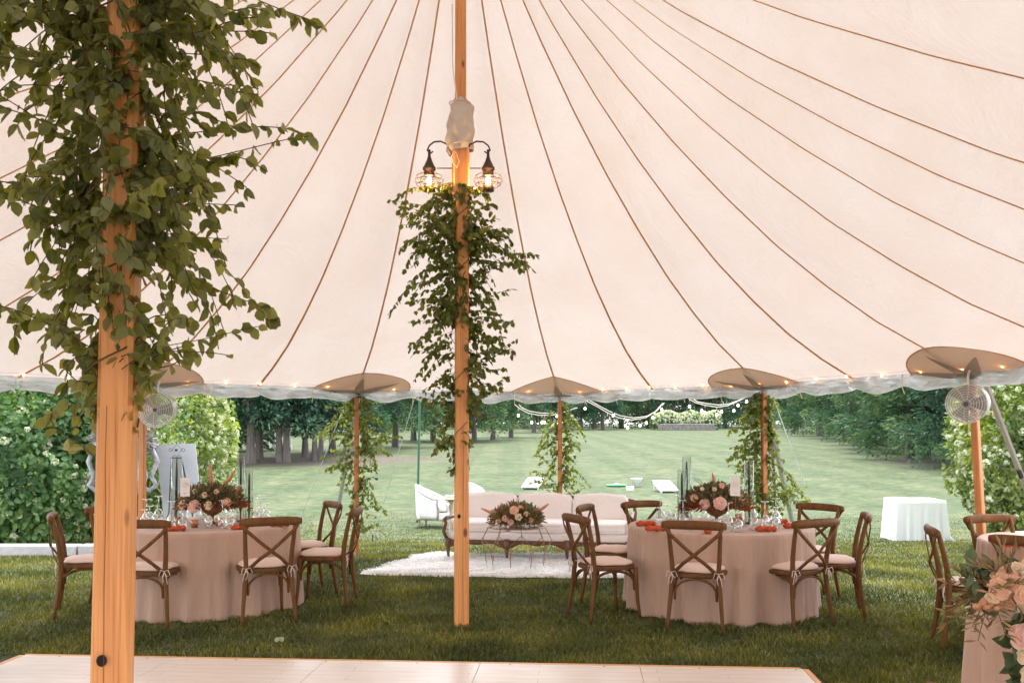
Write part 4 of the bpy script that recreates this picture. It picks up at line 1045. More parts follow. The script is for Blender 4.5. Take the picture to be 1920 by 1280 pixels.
# ---------------------------------------------------------------- lounge
def cushion(mb, c, d, rz=0, n=10, puff=.5, wav=0, M=None):
    """pillow-like box: superellipsoid"""
    vs = []; nu, nv = 14, 24
    for i in range(nu+1):
        ph = -pi/2+pi*i/nu
        for j in range(nv):
            th = 2*pi*j/nv
            def sp(v, e): return abs(v)**e*(1 if v >= 0 else -1)
            x = sp(cos(ph), .22)*sp(cos(th), .22)*d[0]/2; y = sp(cos(ph), .45)*sp(sin(th), .32)*d[1]/2; z = sp(sin(ph), .38 if not M else .38)*d[2]/2
            if wav: z += wav*cos(2*pi*x/d[0])*(1 if z > 0 else 0)*(-1)
            v = Vector((x, y, z)); v = (M @ v) if M is not None else v
            vs.append(v+Vector(c))
    fs = [(i*nv+j, i*nv+(j+1) % nv, (i+1)*nv+(j+1) % nv, (i+1)*nv+j) for i in range(nu) for j in range(nv)]
    return mb.add(vs, fs)
def sofa():
    x0, y0 = at(838, 153); x1, y1 = at(1181, 158.5)
    W = math.hypot(x1-x0, y1-y0); rz = math.atan2(y1-y0, x1-x0)
    t = thing('sofa', 'blush three seat sofa with carved dark wood frame behind the wire coffee table', 'sofa', (x0, y0, gz(11.3)), rz)
    D = .82
    # apron: serpentine carved rail
    mb = MB(); n = 60; vs = []
    for k in range(n+1):
        x = W*k/n; u = (k/n*3) % 1; dip = .045*(abs(cos(pi*u))**6)+.012*cos(4*pi*u)
        for (yy, zz) in ((-.012, .235-dip-.02), (-.02, .262), (.03, .262), (.03, .235-dip-.02)): vs.append((x, yy, zz))
    mb.add(vs, [(k*4+q, k*4+(q+1) % 4, k*4+4+(q+1) % 4, k*4+4+q) for k in range(n) for q in range(4)]+[(0, 1, 2, 3)[::-1], tuple(n*4+q for q in range(4))]).build('carved_apron', M_sofawood, t, True)
    for k in range(4):
        x = .02+(W-.04)*k/3
        MB().tube([(x, .0, .27), (x, -.025, .20), (x, -.008, .12), (x, .004, .05), (x, -.008, 0)], [.042, .036, .022, .015, .024], 8).build('front_leg', M_sofawood, t, True)
    for x in (.04, W-.04):
        MB().tube([(x, D-.05, .27), (x, D, .1), (x, D+.02, 0)], [.03, .022, .018], 8).build('rear_leg', M_sofawood, t, True)
    MB().box((W/2, D/2, .30), (W-.01, D-.02, .12)).build('seat_deck', M_uph, t, bevel=.03)
    for k in range(3):
        w = (W-.08)/3; mb = MB(); cushion(mb, (.04+w*(k+.5), .33, .415), (w*.985, .66, .145)); c = mb.build('seat_cushion', M_uph, t, True)
        e = MB()
        for zz in (.375, .455):
            pts = []
            for q in range(36):
                th = 2*pi*q/36; sp = lambda v, p: abs(v)**p*(1 if v >= 0 else -1)
                pts.append((.04+w*(k+.5)+sp(cos(th), .32)*w*.493, .33+sp(sin(th), .32)*.332, zz))
            e.tube(pts, .005, 5, closed=True)
        e.build('piping', M_uphw, c, True)
    for k in range(3):
        w = (W-.10)/3; Mx = Matrix.Rotation(RAD(-12), 3, 'X')
        mb = MB(); cushion(mb, (.05+w*(k+.5), .70, .60), (w*.98, .19, .38), M=Mx)
        # curved, lobed upper edge
        mb.v = [(v[0], v[1], v[2]+(.010*cos(3*pi*(v[0]-(.05+w*(k+.5)))/w)-.004 if v[2] > .68 else 0)) for v in mb.v]
        c = mb.build('back_cushion', M_uph, t, True)
        cx = .05+w*(k+.5); pts = []
        for q in range(40):
            th = 2*pi*q/40; sp = lambda v, p: abs(v)**p*(1 if v >= 0 else -1)
            x = cx+sp(cos(th), .22)*w*.475; z = sp(sin(th), .26)*.195
            v = Mx @ Vector((0, -.04, z)); z2 = .60+v.z
            if z2 > .68: z2 += .010*cos(3*pi*(x-cx)/w)-.004
            pts.append((x, .70+v.y-.02, z2))
        MB().tube(pts, .005, 5, closed=True).build('piping', M_uphw, c, True)
    # back frame
    pts = []
    for q in range(31):
        u = q/30; pts.append((.0+W*u, .86, .70+.03*sin(pi*u)+.015*abs(sin(3*pi*u))))
    MB().tube([(0.0, .80, .30), (-.02, .84, .55)]+pts+[(W+.02, .84, .55), (W, .80, .30)], .024, 8).build('back_frame', M_sofawood, t, True)
    for x in (.0, W):
        sg = -1 if x == 0 else 1
        MB().tube([(x, .02, .25), (x+sg*.035, -.01, .36), (x+sg*.01, -.005, .46), (x+sg*.02, -.03, .500), (x+sg*.015, .04, .525), (x, .30, .51), (x, .70, .56)], [.026, .022, .018, .028, .024, .022, .02], 8).build('arm', M_sofawood, t, True)
        MB().box((x-sg*.03, .36, .42), (.05, .6, .16)).build('arm_panel', M_uph, t, bevel=.02)
sofa()

def rug():
    pts = [(-1.68, 10.30), (-1.50, 10.62), (-1.44, 10.95), (-1.28, 11.25), (-1.22, 11.65), (-.95, 11.95), (-.4, 11.7), (.2, 11.85), (.8, 11.7), (1.4, 11.85), (1.85, 11.6), (2.0, 11.0), (1.9, 10.5), (1.95, 10.15), (1.5, 9.98), (.8, 10.02), (.2, 10.06), (-.5, 10.12), (-1.1, 10.16)]
    R_ = random.Random(5); out = []
    for i in range(len(pts)):
        a = Vector(pts[i]); b = Vector(pts[(i+1) % len(pts)])
        for k in range(6): p = a.lerp(b, k/6); out.append((p.x+R_.uniform(-.018, .018), p.y+R_.uniform(-.02, .02)))
    n = len(out); c = (.2, 10.95); vs = []
    rings = [1.0, .985, .93, .8, .6, .4, .2]
    for r, z in zip(rings, (.012, .040, .052, .050, .052, .05, .05)):
        for x, y in out: vs.append((c[0]+(x-c[0])*r, c[1]+(y-c[1])*r, z+gz(y)*0+.004*sin(x*9+r*5)))
    fs = [(j*n+k, j*n+(k+1) % n, (j+1)*n+(k+1) % n, (j+1)*n+k) for j in range(len(rings)-1) for k in range(n)]+[tuple((len(rings)-1)*n+k for k in range(n))]
    t = thing('hide_rug', 'shaggy white hide rug spread on the grass under the wire coffee table', 'rug', (0, 0, 0))
    MB().add(vs, fs).build('hide', M_rug, t, True)
    m = 26000; X = NR.uniform(-1.7, 2.0, m); Y = NR.uniform(9.98, 11.9, m)
    P = np.array(out); inside = np.zeros(m, bool); j = n-1
    for i in range(n):
        xi, yi = P[i]; xj, yj = P[j]; cnd = ((yi > Y) != (yj > Y)) & (X < (xj-xi)*(Y-yi)/(yj-yi+1e-12)+xi); inside ^= cnd; j = i
    X, Y = X[inside], Y[inside]; k = len(X)
    ax = np.stack([NR.normal(size=k), NR.normal(size=k), .12+.3*NR.rand(k)], 1)
    leafmesh('pile', np.stack([X, Y, np.full(k, .046)], 1), ax, np.array([[0, 0, 1.]])+.35*rdir(k), NR.uniform(.03, .05, k), M_furw, t, 'spray', .35)
M_furw = leafmat('white_fur', [(.90, .89, .88), (.93, .93, .92), (.84, .83, .82)], .4, rough=.9, tcol=(1, 1, 1), spec=.1)
rug()

def wire_table():
    x, y = at(967, 162); t = thing('wire_coffee_table', 'round geometric copper wire coffee table on the white rug', 'coffee table', (x, y, .05))
    n = 9; H = .43
    ring = lambda r, z, off=0: [Vector((r*cos(2*pi*(k+off)/n), r*sin(2*pi*(k+off)/n), z)) for k in range(n)]
    top = ring(.335, H); w1 = ring(.415, H-.15); w2 = ring(.36, H-.27, .5); low = ring(.335, 0.0, .5)
    mb = MB(); mb.tube([(.335*cos(2*pi*k/36), .335*sin(2*pi*k/36), H) for k in range(36)], .006, 6, closed=True); mb.build('top_ring', M_copper, t, True)
    fr = MB()
    for k in range(n):
        fr.tube([top[k], w1[k]], .0042, 5); fr.tube([w1[k], w2[k]], .0042, 5); fr.tube([w1[k], w2[k-1]], .0042, 5); fr.tube([w2[k], low[k]], .0042, 5)
        fr.tube([w1[k], w1[(k+1) % n]], .0025, 4) if False else None
    fr.build('wire_frame', M_copper, t)
    MB().lathe([(0, H-.004), (.332, H-.004), (.332, H+.004), (0, H+.004)], n=36).build('glass_top', M_cylglass, t)
    b = thing('lounge_centrepiece', 'low wild arrangement of dried flowers with two side plumes on the wire table', 'flower arrangement', (x, y, .486))
    MB().lathe([(0, 0), (.07, 0), (.09, .03), (.10, .06), (.09, .062), (0, .05)], n=20).build('bowl', M_gold, b, True)
    tuft(b, 'dried_foliage', M_dried, 1300, (0, 0, .05), (.31, .22, .21), .055, .4, .4)
    tuft(b, 'green_foliage', M_sage, 520, (0.06, 0, .05), (.24, .18, .20), .055, .8, .35)
    tuft(b, 'rust_foliage', M_rustleaf, 260, (0, 0, .04), (.30, .2, .13), .05, .4, .1)
    for (dx, dy, dz, r, c) in ((-.02, -.17, .19, .055, 'peach'), (.03, -.19, .12, .045, 'cream'), (-.12, -.17, .10, .04, 'blush'), (.12, -.15, .15, .035, 'cream'), (-.06, -.19, .06, .04, 'blush'), (.17, -.15, .08, .035, 'peach'), (-.2, -.12, .07, .035, 'cream'), (.05, -.1, .22, .03, 'peach')):
        rose(b, (dx, dy, dz), r, c, (dx, -1, .5))
    plume(b, (-.12, -.02, .13), (-.40, -.06, .20), .016); plume(b, (.15, -.02, .14), (.38, -.05, .25), .018); plume(b, (-.06, 0, .14), (-.17, 0, .26), .012)
wire_table()

def armchair(x, y, rz, label):
    """rolled barrel armchair, faces +X before rotation"""
    t = thing('armchair', label, 'armchair', (x, y, gz(y)), rz, 'white lounge armchairs')
    # wrapped shell: back high, sweeping down to the arms
    n = 40; vs = []; rows = 7
    for k in range(n+1):
        a = RAD(55)+RAD(250)*k/n                # from front right round the back to front left
        b = abs(a-pi)/RAD(125)                   # 0 at back, 1 at arm fronts
        ht = .86-.27*min(1, (b/.85))**1.25; ht = max(ht, .585)
        for j in range(rows):
            u = j/(rows-1); z = .19+(ht-.19)*u; rx, ry = .335+.035*u*(1-b), .325
            for inn in (0, 1):
                d = .075*inn
                vs.append(((rx-d)*cos(a)*1.02, (ry-d)*sin(a), z+(.012 if (j == rows-1 and inn == 0) else 0)))
    fs = []
    S = rows*2
    for k in range(n):
        for j in range(rows-1):
            fs.append((k*S+j*2, (k+1)*S+j*2, (k+1)*S+j*2+2, k*S+j*2+2)); fs.append((k*S+j*2+1, k*S+j*2+3, (k+1)*S+j*2+3, (k+1)*S+j*2+1))
        fs.append((k*S+(rows-1)*2, (k+1)*S+(rows-1)*2, (k+1)*S+(rows-1)*2+1, k*S+(rows-1)*2+1))
        fs.append((k*S, k*S+1, (k+1)*S+1, (k+1)*S))
    for k in (0, n):
        for j in range(rows-1):
            f = (k*S+j*2, k*S+j*2+1, k*S+j*2+3, k*S+j*2+2); fs.append(f if k == n else f[::-1])
    MB().add(vs, fs).build('shell', M_uphw, t, True, bevel=0)
    rim = []
    for k in range(n+1):
        a = RAD(55)+RAD(250)*k/n; b = abs(a-pi)/RAD(125); ht = max(.86-.27*min(1, b/.85)**1.25, .585)
        rim.append((.36*cos(a)*1.0, .33*sin(a), ht+.004))
    MB().tube(rim, .011, 6).build('wood_rim', M_palewood, t, True)
    mb = MB(); cushion(mb, (.06, 0, .40), (.58, .50, .15)); mb.build('seat_cushion', M_uphw, t, True)
    MB().box((.04, 0, .245), (.60, .54, .13)).build('seat_base', M_uphw, t, bevel=.02)
    MB().box((.04, 0, .175), (.62, .56, .03)).build('base_rail', M_palewood, t, bevel=.006)
    for sx, sy in ((.30, .24), (.30, -.24), (-.22, .2), (-.22, -.2)):
        MB().tube([(sx, sy, .18), (sx*1.02, sy*1.02, .08), (sx*1.04, sy*1.04, 0)], [.026, .02, .014], 8).build('leg', M_palewood, t, True)
    for sy in (-1, 1): MB().tube([(.20, sy*.275, .17), (.215, sy*.28, .35), (.19, sy*.28, .50), (.205, sy*.275, .585)], [.018, .016, .018, .022], 8).build('arm_post', M_palewood, t, True)
x, y = at(812, 91); armchair(x, y, -.25, 'white barrel armchair with a pale wood trim standing left of the sofa, side on')
x, y = at(880, 90); armchair(x, y+.3, -pi/2+.1, 'white barrel armchair just showing above the sofa back beside the middle pole')
def side_table():
    x, y = at(846, 92); t = thing('side_table', 'small pale wood side table between the two white armchairs', 'side table', (x, y, gz(y)))
    MB().lathe([(0, .575), (.19, .575), (.20, .585), (.20, .60), (0, .60)], n=24).build('table_top', M_palewood, t)
    MB().lathe([(.15, 0), (.15, .02), (.05, .05), (.03, .10), (.045, .2), (.03, .3), (.05, .42), (.035, .5), (.08, .575)], n=16).build('pedestal', M_palewood, t, True)
    for i, dx in enumerate((-.08, .02, .1)):
        c = thing('white_cup', ('white cup on the side table, nearest the armchair', 'white cup in the middle of the side table', 'white cup on the side table, nearest the middle pole')[i], 'cup', (x+dx, y, gz(y)+.60), group='white cups on the side table')
        MB().lathe([(0, 0), (.022, 0), (.032, .05), (.034, .07), (.031, .07), (.028, .02), (0, .012)], n=14).build('cup_body', M_plast, c, True)
        MB().tube([(.03, 0, .055), (.05, 0, .05), (.05, 0, .025), (.028, 0, .02)], .004, 5).build('handle', M_plast, c, True)
side_table()

# white clothed buffet table out on the lawn
def buffet():
    x, y = at(1713, 104); g = gz(y)
    t = thing('folding_table', 'rectangular folding table hidden under the white cloth out on the lawn', 'table', (x, y, g), RAD(-3))
    W, D, H = .84, .70, .74
    MB().box((0, 0, H-.02), (W-.02, D-.02, .03)).build('table_top', M_palewood, t)
    for sx in (-1, 1):
        for sy in (-1, 1): MB().tube([(sx*.34, sy*.28, 0), (sx*.34, sy*.28, H-.035)], .015, 8).build('leg', M_iron, t)
    per = []; n = 200
    def rect(s):
        L = 2*(W+D); d = (s*L) % L
        if d < W: return (-W/2+d, -D/2)
        d -= W
        if d < D: return (W/2, -D/2+d)
        d -= D
        if d < W: return (W/2-d, D/2)
        return (-W/2, D/2-(d-W))
    vs = []; rows = 14
    for k in range(n): x_, y_ = rect(k/n); vs.append((x_*.6, y_*.6, H))
    for j in range(rows+1):
        u = j/rows
        for k in range(n):
            x_, y_ = rect(k/n); cn = (abs(x_)/(W/2))*(abs(y_)/(D/2)); r = 1+.05*u+.10*u*cn**6
            f = .014*u*sin(k*2*pi*19/n)+.009*u*sin(k*2*pi*31/n+1)
            dx, dy = x_/(W/2), y_/(D/2); L = math.hypot(dx, dy)
            xx, yy = x_*r+dx/L*f, y_*r+dy/L*f
            if u > .9 and x_ > .3: xx += .14*(u-.9)/.1*cn
            vs.append((xx, yy, H-.002-(H-.01)*u if j else H-.002))
    fs = [tuple(range(n))]+[(j*n+k, j*n+(k+1) % n, (j+1)*n+(k+1) % n, (j+1)*n+k) for j in range(rows+1) for k in range(n)]
    c = MB().add(vs, fs).build('tablecloth', M_white, None, True, (x, y, g)); c.rotation_euler = (0, 0, RAD(-3))
    tag(c, 'bright white cloth draped to the grass over the table out on the lawn', 'tablecloth')
buffet()

# lawn games
def board(px, s, rz, label):
    x, y = at(px, s); t = thing('cornhole_board', label, 'game board', (x, y, gz(y)), rz, 'white cornhole boards'); t.scale = (.9, .9, .9)
    Mx = Matrix.Rotation(RAD(13), 3, 'X')
    vs = []
    W, L = .61, 1.22; c = Vector((0, .95)); n = 24
    hole = [(cos(2*pi*k/n)*.076, .98+sin(2*pi*k/n)*.076) for k in range(n)]
    outr = []
    for k in range(n):
        a = 2*pi*k/n; dx, dy = cos(a), sin(a); t_ = 9
        if abs(dx) > 1e-6: t_ = min(t_, (W/2)/abs(dx))
        if dy > 1e-6: t_ = min(t_, (L-.98)/dy)
        if dy < -1e-6: t_ = min(t_, .98/-dy)
        outr.append((dx*t_, .98+dy*t_))
    for cr in ((-W/2, 0), (W/2, 0), (-W/2, L), (W/2, L)):
        k = min(range(n), key=lambda i: (outr[i][0]-cr[0])**2+(outr[i][1]-cr[1])**2); outr[k] = cr
    for z in (.08, .065):
        for lst in (hole, outr):
            for (hx, hy) in lst: v = Mx @ Vector((hx, hy, z-.02)); vs.append(v+Vector((0, 0, .03)))
    fs = [(k, n+k, n+(k+1) % n, (k+1) % n)[::-1] for k in range(n)]+[(2*n+k, 3*n+k, 3*n+(k+1) % n, 2*n+(k+1) % n) for k in range(n)]+[(n+k, 3*n+k, 3*n+(k+1) % n, n+(k+1) % n) for k in range(n)]+[(k, (k+1) % n, 2*n+(k+1) % n, 2*n+k) for k in range(n)]
    MB().add(vs, fs).build('board_top', M_plast, t)
    MB().box((-W/2+.01, L/2, .10), (.02, L-.02, .08), M=None).v
    for sx in (-1, 1):
        MB().add([tuple(Mx @ Vector((sx*(W/2-.02), yy, zz))+Vector((0, 0, .03))) for yy in (.02, L-.02) for zz in (-.05, .043)]+[tuple(Mx @ Vector((sx*(W/2-.04), yy, zz))+Vector((0, 0, .03))) for yy in (.02, L-.02) for zz in (-.05, .043)],
                 [(0, 1, 3, 2), (4, 6, 7, 5), (0, 2, 6, 4), (1, 5, 7, 3), (0, 4, 5, 1), (2, 3, 7, 6)]).build('side_rail', M_plast, t)
        MB().box((sx*.25, L-.1, .13), (.03, .06, .26)).build('leg', M_plast, t)
    ink = MB()
    for q in range(2):
        ink.tube([Mx @ Vector((-.15+.3*k/10, .58+.07*q+.02*sin(k*2.1), .063))+Vector((0, 0, .03)) for k in range(11)], .006, 4)
    ink.build('lettering', M_fan_dark, t)
board(993, 59.5, -.22, 'white tilted cornhole board with a hole, lying left of the side pole behind the sofa')
board(1256, 62, .10, 'white tilted cornhole board on the grass just left of the right table candles')
x, y = at(1156, 57); gs = thing('green_game_mat', 'bright green mat lying on the lawn beside the white bucket', 'game mat', (x, y, gz(y)+.02))
MB().box((0, 0, .02), (.62, .5, .03), M=Matrix.Rotation(.15, 3, 'Z')).build('mat', M_greens, gs, bevel=.008)
mbx = MB(); [mbx.box((dx, dy, .05), (.10, .10, .03), rz=dx*9) for dx, dy in ((-.06, -.05), (.05, .0), (.0, .1))]; mbx.build('bean_bags', M_plast, gs, bevel=.01)
x, y = at(1193, 57.5); bk = thing('bucket', 'white plastic bucket standing on the lawn beside the green mat', 'bucket', (x, y, gz(y)))
MB().lathe([(0, 0), (.15, 0), (.185, .27), (.195, .275), (.195, .29), (.18, .29), (.145, .02), (0, .02)], n=24).build('bucket_body', M_plast, bk, True)
MB().tube([(.19*cos(a), .19*sin(a)*.2-.19, .26-.14*sin(a)) for a in [pi*k/12 for k in range(13)]], .005, 5).build('handle', M_iron, bk)
x, y = at(1181, 60); sb = thing('small_white_box', 'small white box in front of the white bucket on the lawn', 'box', (x, y, gz(y)))
MB().box((0, 0, .055), (.22, .16, .11)).build('box_body', M_plast, sb, bevel=.006); MB().box((0, 0, .118), (.235, .175, .014)).build('lid', M_plast, sb, bevel=.003)
for i, (px, py, rz) in enumerate(((518, 1215, .4), (533, 1214, -.5))):
    s = (py-HOR)/CAMZ; x, y = at(px, s)
    o = leafmesh('fallen_leaf', [(x, y, .055)], [(sin(rz), .5, .5)], [(0, -1, .6)], [.05], mat('pale_leaf', (.30, .34, .20)) if i == 0 else MATS['pale_leaf'], None, 'round', 1.0)
    tag(o, ('left of two pale leaves standing in the grass behind the dance floor', 'right of two pale leaves standing in the grass behind the dance floor')[i], 'leaf', 'fallen leaves')

# ---------------------------------------------------------------- easel with signboard, urns, kerb
def easel():
    Y = 13.0; s = F/Y
    base = PT(333, 1010, Y); base.z = gz(Y)
    t = thing('iron_easel', 'black iron display easel with a diamond finial behind the left table', 'easel', base)
    q = lambda px, py, dy=0: PT(px, py, Y+dy)-base
    f = MB(); f.tube([q(332, 858), q(331, 900), q(329, 1000), Vector((-.04, 0, 0))], .010, 6); f.build('leg', M_iron, t)
    f = MB(); f.tube([q(322, 858), q(318, 960), Vector((-.30, -.05, 0))], .008, 6); f.build('leg', M_iron, t)
    f = MB(); f.tube([q(341, 858), q(350, 905), q(366, 985), Vector((.34, -.05, 0))], .010, 6); f.build('leg', M_iron, t)
    MB().tube([q(321, 858), q(343, 858)], .011, 6).build('top_bar', M_iron, t)
    d = MB(); d.tube([q(332, 832), q(341, 843), q(332, 854), q(323, 843)], .0045, 5, closed=True)
    for (cx, cy, r) in ((320, 843, 3), (344, 843, 3), (328, 856, 3), (336, 856, 3)):
        d.tube([q(cx+r*cos(a), cy+r*sin(a)) for a in [2*pi*k/12 for k in range(12)]], .0035, 5, closed=True)
    d.build('diamond_finial', M_iron, t)
    MB().lathe([(0, -.022), (.016, -.015), (.022, 0), (.016, .015), (0, .022)], tuple(q(331, 843, -.01)), 12).build('finial_boss', M_iron, t, True)
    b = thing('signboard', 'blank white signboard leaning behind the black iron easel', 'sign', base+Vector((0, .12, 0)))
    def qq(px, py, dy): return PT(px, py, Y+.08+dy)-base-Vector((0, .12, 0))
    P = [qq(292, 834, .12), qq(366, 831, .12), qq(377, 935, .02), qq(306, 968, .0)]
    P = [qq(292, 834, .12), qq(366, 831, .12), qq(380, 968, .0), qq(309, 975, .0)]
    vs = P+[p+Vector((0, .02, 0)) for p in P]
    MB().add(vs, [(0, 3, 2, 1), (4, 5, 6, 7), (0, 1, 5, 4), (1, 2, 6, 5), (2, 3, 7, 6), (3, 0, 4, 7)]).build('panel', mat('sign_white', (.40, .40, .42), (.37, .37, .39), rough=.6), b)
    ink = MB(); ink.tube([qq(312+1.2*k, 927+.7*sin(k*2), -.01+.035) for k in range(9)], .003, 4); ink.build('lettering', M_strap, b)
    MB().box(tuple(Vector((.06, .0, .35))), (.46, .03, .05)).build('ledge', M_iron, b)
    MB().tube([(-.02, .05, 0), (.0, .03, .9)], .012, 6).build('rear_prop', M_iron, b)
easel()
def urn(px, Y, ztop, label, lp, sc=1.0):
    x = (px-960)*Y/F; g = gz(Y); t = thing('stone_urn', label, 'urn', (x, Y, g), group='stone garden urns'); t.scale = (1.02, 1.02, 1)
    z0 = .45
    wob = lambda th, z: .05*sin(8*th)*(1 if z > z0+.35 else .0)
    MB().box((0, 0, .22), (.46, .46, .44)).build('pedestal', M_urn, t, bevel=.02)
    MB().lathe([(.19, z0-.01), (.19, z0+.04), (.09, z0+.10), (.07, z0+.20), (.13, z0+.28), (.26, z0+.42), (.31, z0+.60), (.27, z0+.78), (.24, z0+.88), (.30, z0+.96), (.37, z0+1.02), (.37, z0+1.05), (.30, z0+1.05), (.26, z0+.97), (0, z0+.96)], n=40, wob=wob).build('bowl', M_urn, t, True)
    for sg in (-1, 1):
        MB().tube([(sg*.25, 0, z0+.88), (sg*.40, 0, z0+.95), (sg*.46, 0, z0+.80), (sg*.38, 0, z0+.60), (sg*.45, 0, z0+.48), (sg*.36, 0, z0+.40), (sg*.25, 0, z0+.45)], [.03, .038, .035, .032, .034, .036, .03], 8).build('scroll_handle', M_urn, t, True)
    p = thing('potted_plant', lp, 'plant', (x, Y, g+z0+.97))
    MB().lathe([(.0, 0), (.25, 0), (.25, .02), (0, .03)], n=16).build('soil', M_bark, p)
    n = 1400; d = rdir(n); d[:, 2] = np.abs(d[:, 2]); pos = d*np.array([.42, .36, .40])*(.35+.65*NR.rand(n)[:, None])
    leafmesh('foliage', pos, d+rdir(n)*.8, rdir(n), NR.uniform(.05, .11, n), M_purple, p, 'leaf', .8)
urn(231, 12.75, 0, 'weathered white stone urn half hidden by the foreground pole', 'dusky purple plant growing in the urn behind the foreground pole')
urn(1935, 14.5, 0, 'weathered white stone urn at the right picture edge behind the strap', 'grey purple plant growing in the urn at the right edge')
for i in range(3):
    Y = 12.05; x = -7.4+i*1.22
    o = MB().box((0, 0, .05), (1.2, .22, .14)).build('kerb_stone', M_stone, None, False, (x, Y+.02*i, 0), bevel=.015)
    tag(o, ('leftmost pale kerb stone edging the hydrangea bed', 'middle pale kerb stone edging the hydrangea bed', 'pale kerb stone edging the bed, nearest the foreground pole')[i], 'kerb stone', 'kerb stones at the left')

# ---------------------------------------------------------------- fans
def fan(c, face, label, r=.19):
    t = thing('drum_fan', label, 'fan', c); t.rotation_euler = Vector(face).to_track_quat('Z', 'Y').to_euler()
    d = .20
    sh = MB().lathe([(r*.93, -d), (r*.95, -d*.5), (r, 0), (r-.008, 0), (r*.93, -d*.5), (r*.91, -d)], n=36).build('drum', M_cylshell, t, True)
    gr = MB()
    for k in range(1, 9): gr.tube([(r*k/8*cos(2*pi*q/36), r*k/8*sin(2*pi*q/36), .012*(1-(k/8)**2)) for q in range(36)], .0022, 4, closed=True)
    for a in range(10):
        th = 2*pi*a/10; gr.tube([(.02*cos(th), .02*sin(th), .014), (r*.5*cos(th+.1), r*.5*sin(th+.1), .01), (r*cos(th+.2), r*sin(th+.2), 0)], .0022, 4)
    gr.build('front_grille', M_fanwire, t)
    gr = MB()
    for k in range(1, 6): gr.tube([(r*.92*k/5*cos(2*pi*q/30), r*.92*k/5*sin(2*pi*q/30), -d) for q in range(30)], .0022, 4, closed=True)
    for a in range(6): th = 2*pi*a/6; gr.tube([(0, 0, -d), (r*.92*cos(th), r*.92*sin(th), -d)], .003, 4)
    gr.build('rear_grille', M_fanwire, t)
    MB().lathe([(0, .018), (.022, .016), (.024, .008), (.0, .006)][::-1], n=14).build('badge', M_fan_dark, t)
    MB().lathe([(0, -.19), (.06, -.19), (.06, -.09), (.03, -.08), (0, -.08)], n=16).build('motor', M_grey, t, True)
    for a in range(3):
        th = 2*pi*a/3; vs = []
        for k in range(6):
            u = .03+(r*.86-.03)*k/5
            for v in (-1, 1):
                w = .03+.05*k/5; vs.append((cos(th)*u-sin(th)*w*v, sin(th)*u+cos(th)*w*v, -.07+v*.018))
        MB().add(vs, [(2*k, 2*k+1, 2*k+3, 2*k+2) for k in range(5)]).build('blade', M_grey, t)
    MB().tube([(0, r*.9, -.1), (0, r+.07, -.1), (0, r+.11, -.16)], .010, 6).build('bracket', M_plast, t)
def shellmat():
    m, t, b, o = nodes('fan_shell'); b.inputs['Base Color'].default_value = (.80, .79, .78, 1); b.inputs['Roughness'].default_value = .35
    tp = N(t, 'ShaderNodeBsdfTransparent'); mx = t.nodes.new('ShaderNodeMixShader'); mx.inputs[0].default_value = .62
    t.links.new(b.outputs[0], mx.inputs[1]); t.links.new(tp.outputs[0], mx.inputs[2]); t.links.new(mx.outputs[0], o.inputs[0]); return m
M_cylshell = shellmat()
fan(PT(291, 768, 10.0), (.05, -1, -.05), 'round wire drum fan hung on the pole beside the foreground pole')
fan(PT(1812, 757, 7.95), (-.62, -.82, -.08), 'round wire drum fan hung high on the right side pole', .167)

# ---------------------------------------------------------------- straps, ropes and stakes
def line(name, label, cat, a, b, r, m, grp, flat=None, extra=None):
    t = thing(name, label, cat, (b.x, b.y, gz(b.y)), 0, grp)
    o = Vector((b.x, b.y, gz(b.y))); n = 6
    MB().tube([a.lerp(b, k/n)-o for k in range(n+1)], r, 6, flat=flat).build('line', m, t)
    MB().tube([Vector((0, 0, -.05)), Vector((.0, 0, .12))], .012, 6).build('ground_stake', M_iron, t)
    if extra is not None:
        p = a.lerp(b, extra)-o; dr = (b-a).normalized()
        MB().tube([p-dr*.05, p+dr*.05], .035, 8, flat=(1, .7)).build('ratchet', M_iron, t)
    return t
def gp(px, Y): x = (px-960)*Y/F; return Vector((x, Y, gz(Y)+.02))
line('guy_strap', 'wide grey ratchet strap slanting down behind the vine wrapped pole by the left table', 'strap', PT(672, 740, 12.3), gp(622, 13.6), .030, M_strap, 'guy straps', (.5, 1), .80)
line('guy_strap', 'wide grey strap slanting down behind the right table', 'strap', PT(1434, 748, 11.2), gp(1497, 12.6), .032, M_strap, 'guy straps', (.5, 1), None)
line('guy_strap', 'wide grey strap running out from the fan pole to the right edge', 'strap', PT(1846, 712, 8.3), gp(1990, 9.6), .030, M_strap, 'guy straps', (.5, 1), .42)
line('guy_rope', 'thin white rope slanting left from the tent edge past the cedar trunks', 'rope', PT(650, 748, 12.0), gp(545, 14.6), .005, M_rope, 'guy ropes')
line('guy_rope', 'thin white rope slanting right from the vine pole behind the right table', 'rope', PT(1450, 745, 11.2), gp(1550, 13.6), .006, M_rope, 'guy ropes', None, None)
line('guy_rope', 'thin green rope dropping behind the middle garland at the tent edge', 'rope', PT(776, 750, 12.6), gp(700, 16.5), .004, M_rope, 'guy ropes')
def post(name, label, px0, py0, px1, Y, r, m, zt=None):
    b = gp(px1, Y); a = PT(px0, py0, Y); o = Vector((b.x, b.y, gz(Y)))
    t = thing(name, label, 'post', o); MB().tube([Vector((0, 0, 0)), a-o], r, 8).build('shaft', m, t)
    MB().lathe([(r*1.3, 0), (r*1.3, .04), (0, .06)], tuple(a-o-Vector((0, 0, .02))), 8).build('cap', m, t); return t
post('light_pole', 'thin dark green metal pole behind the white armchair', 788, 690, 783, 20.2, .026, M_green)
post('light_pole', 'thin black pole close behind the vine of the right table pole', 1431, 730, 1437, 14, .02, M_iron)
post('light_pole', 'thin black leaning pole between the vine and the wide strap', 1442, 735, 1457, 14, .022, M_iron)
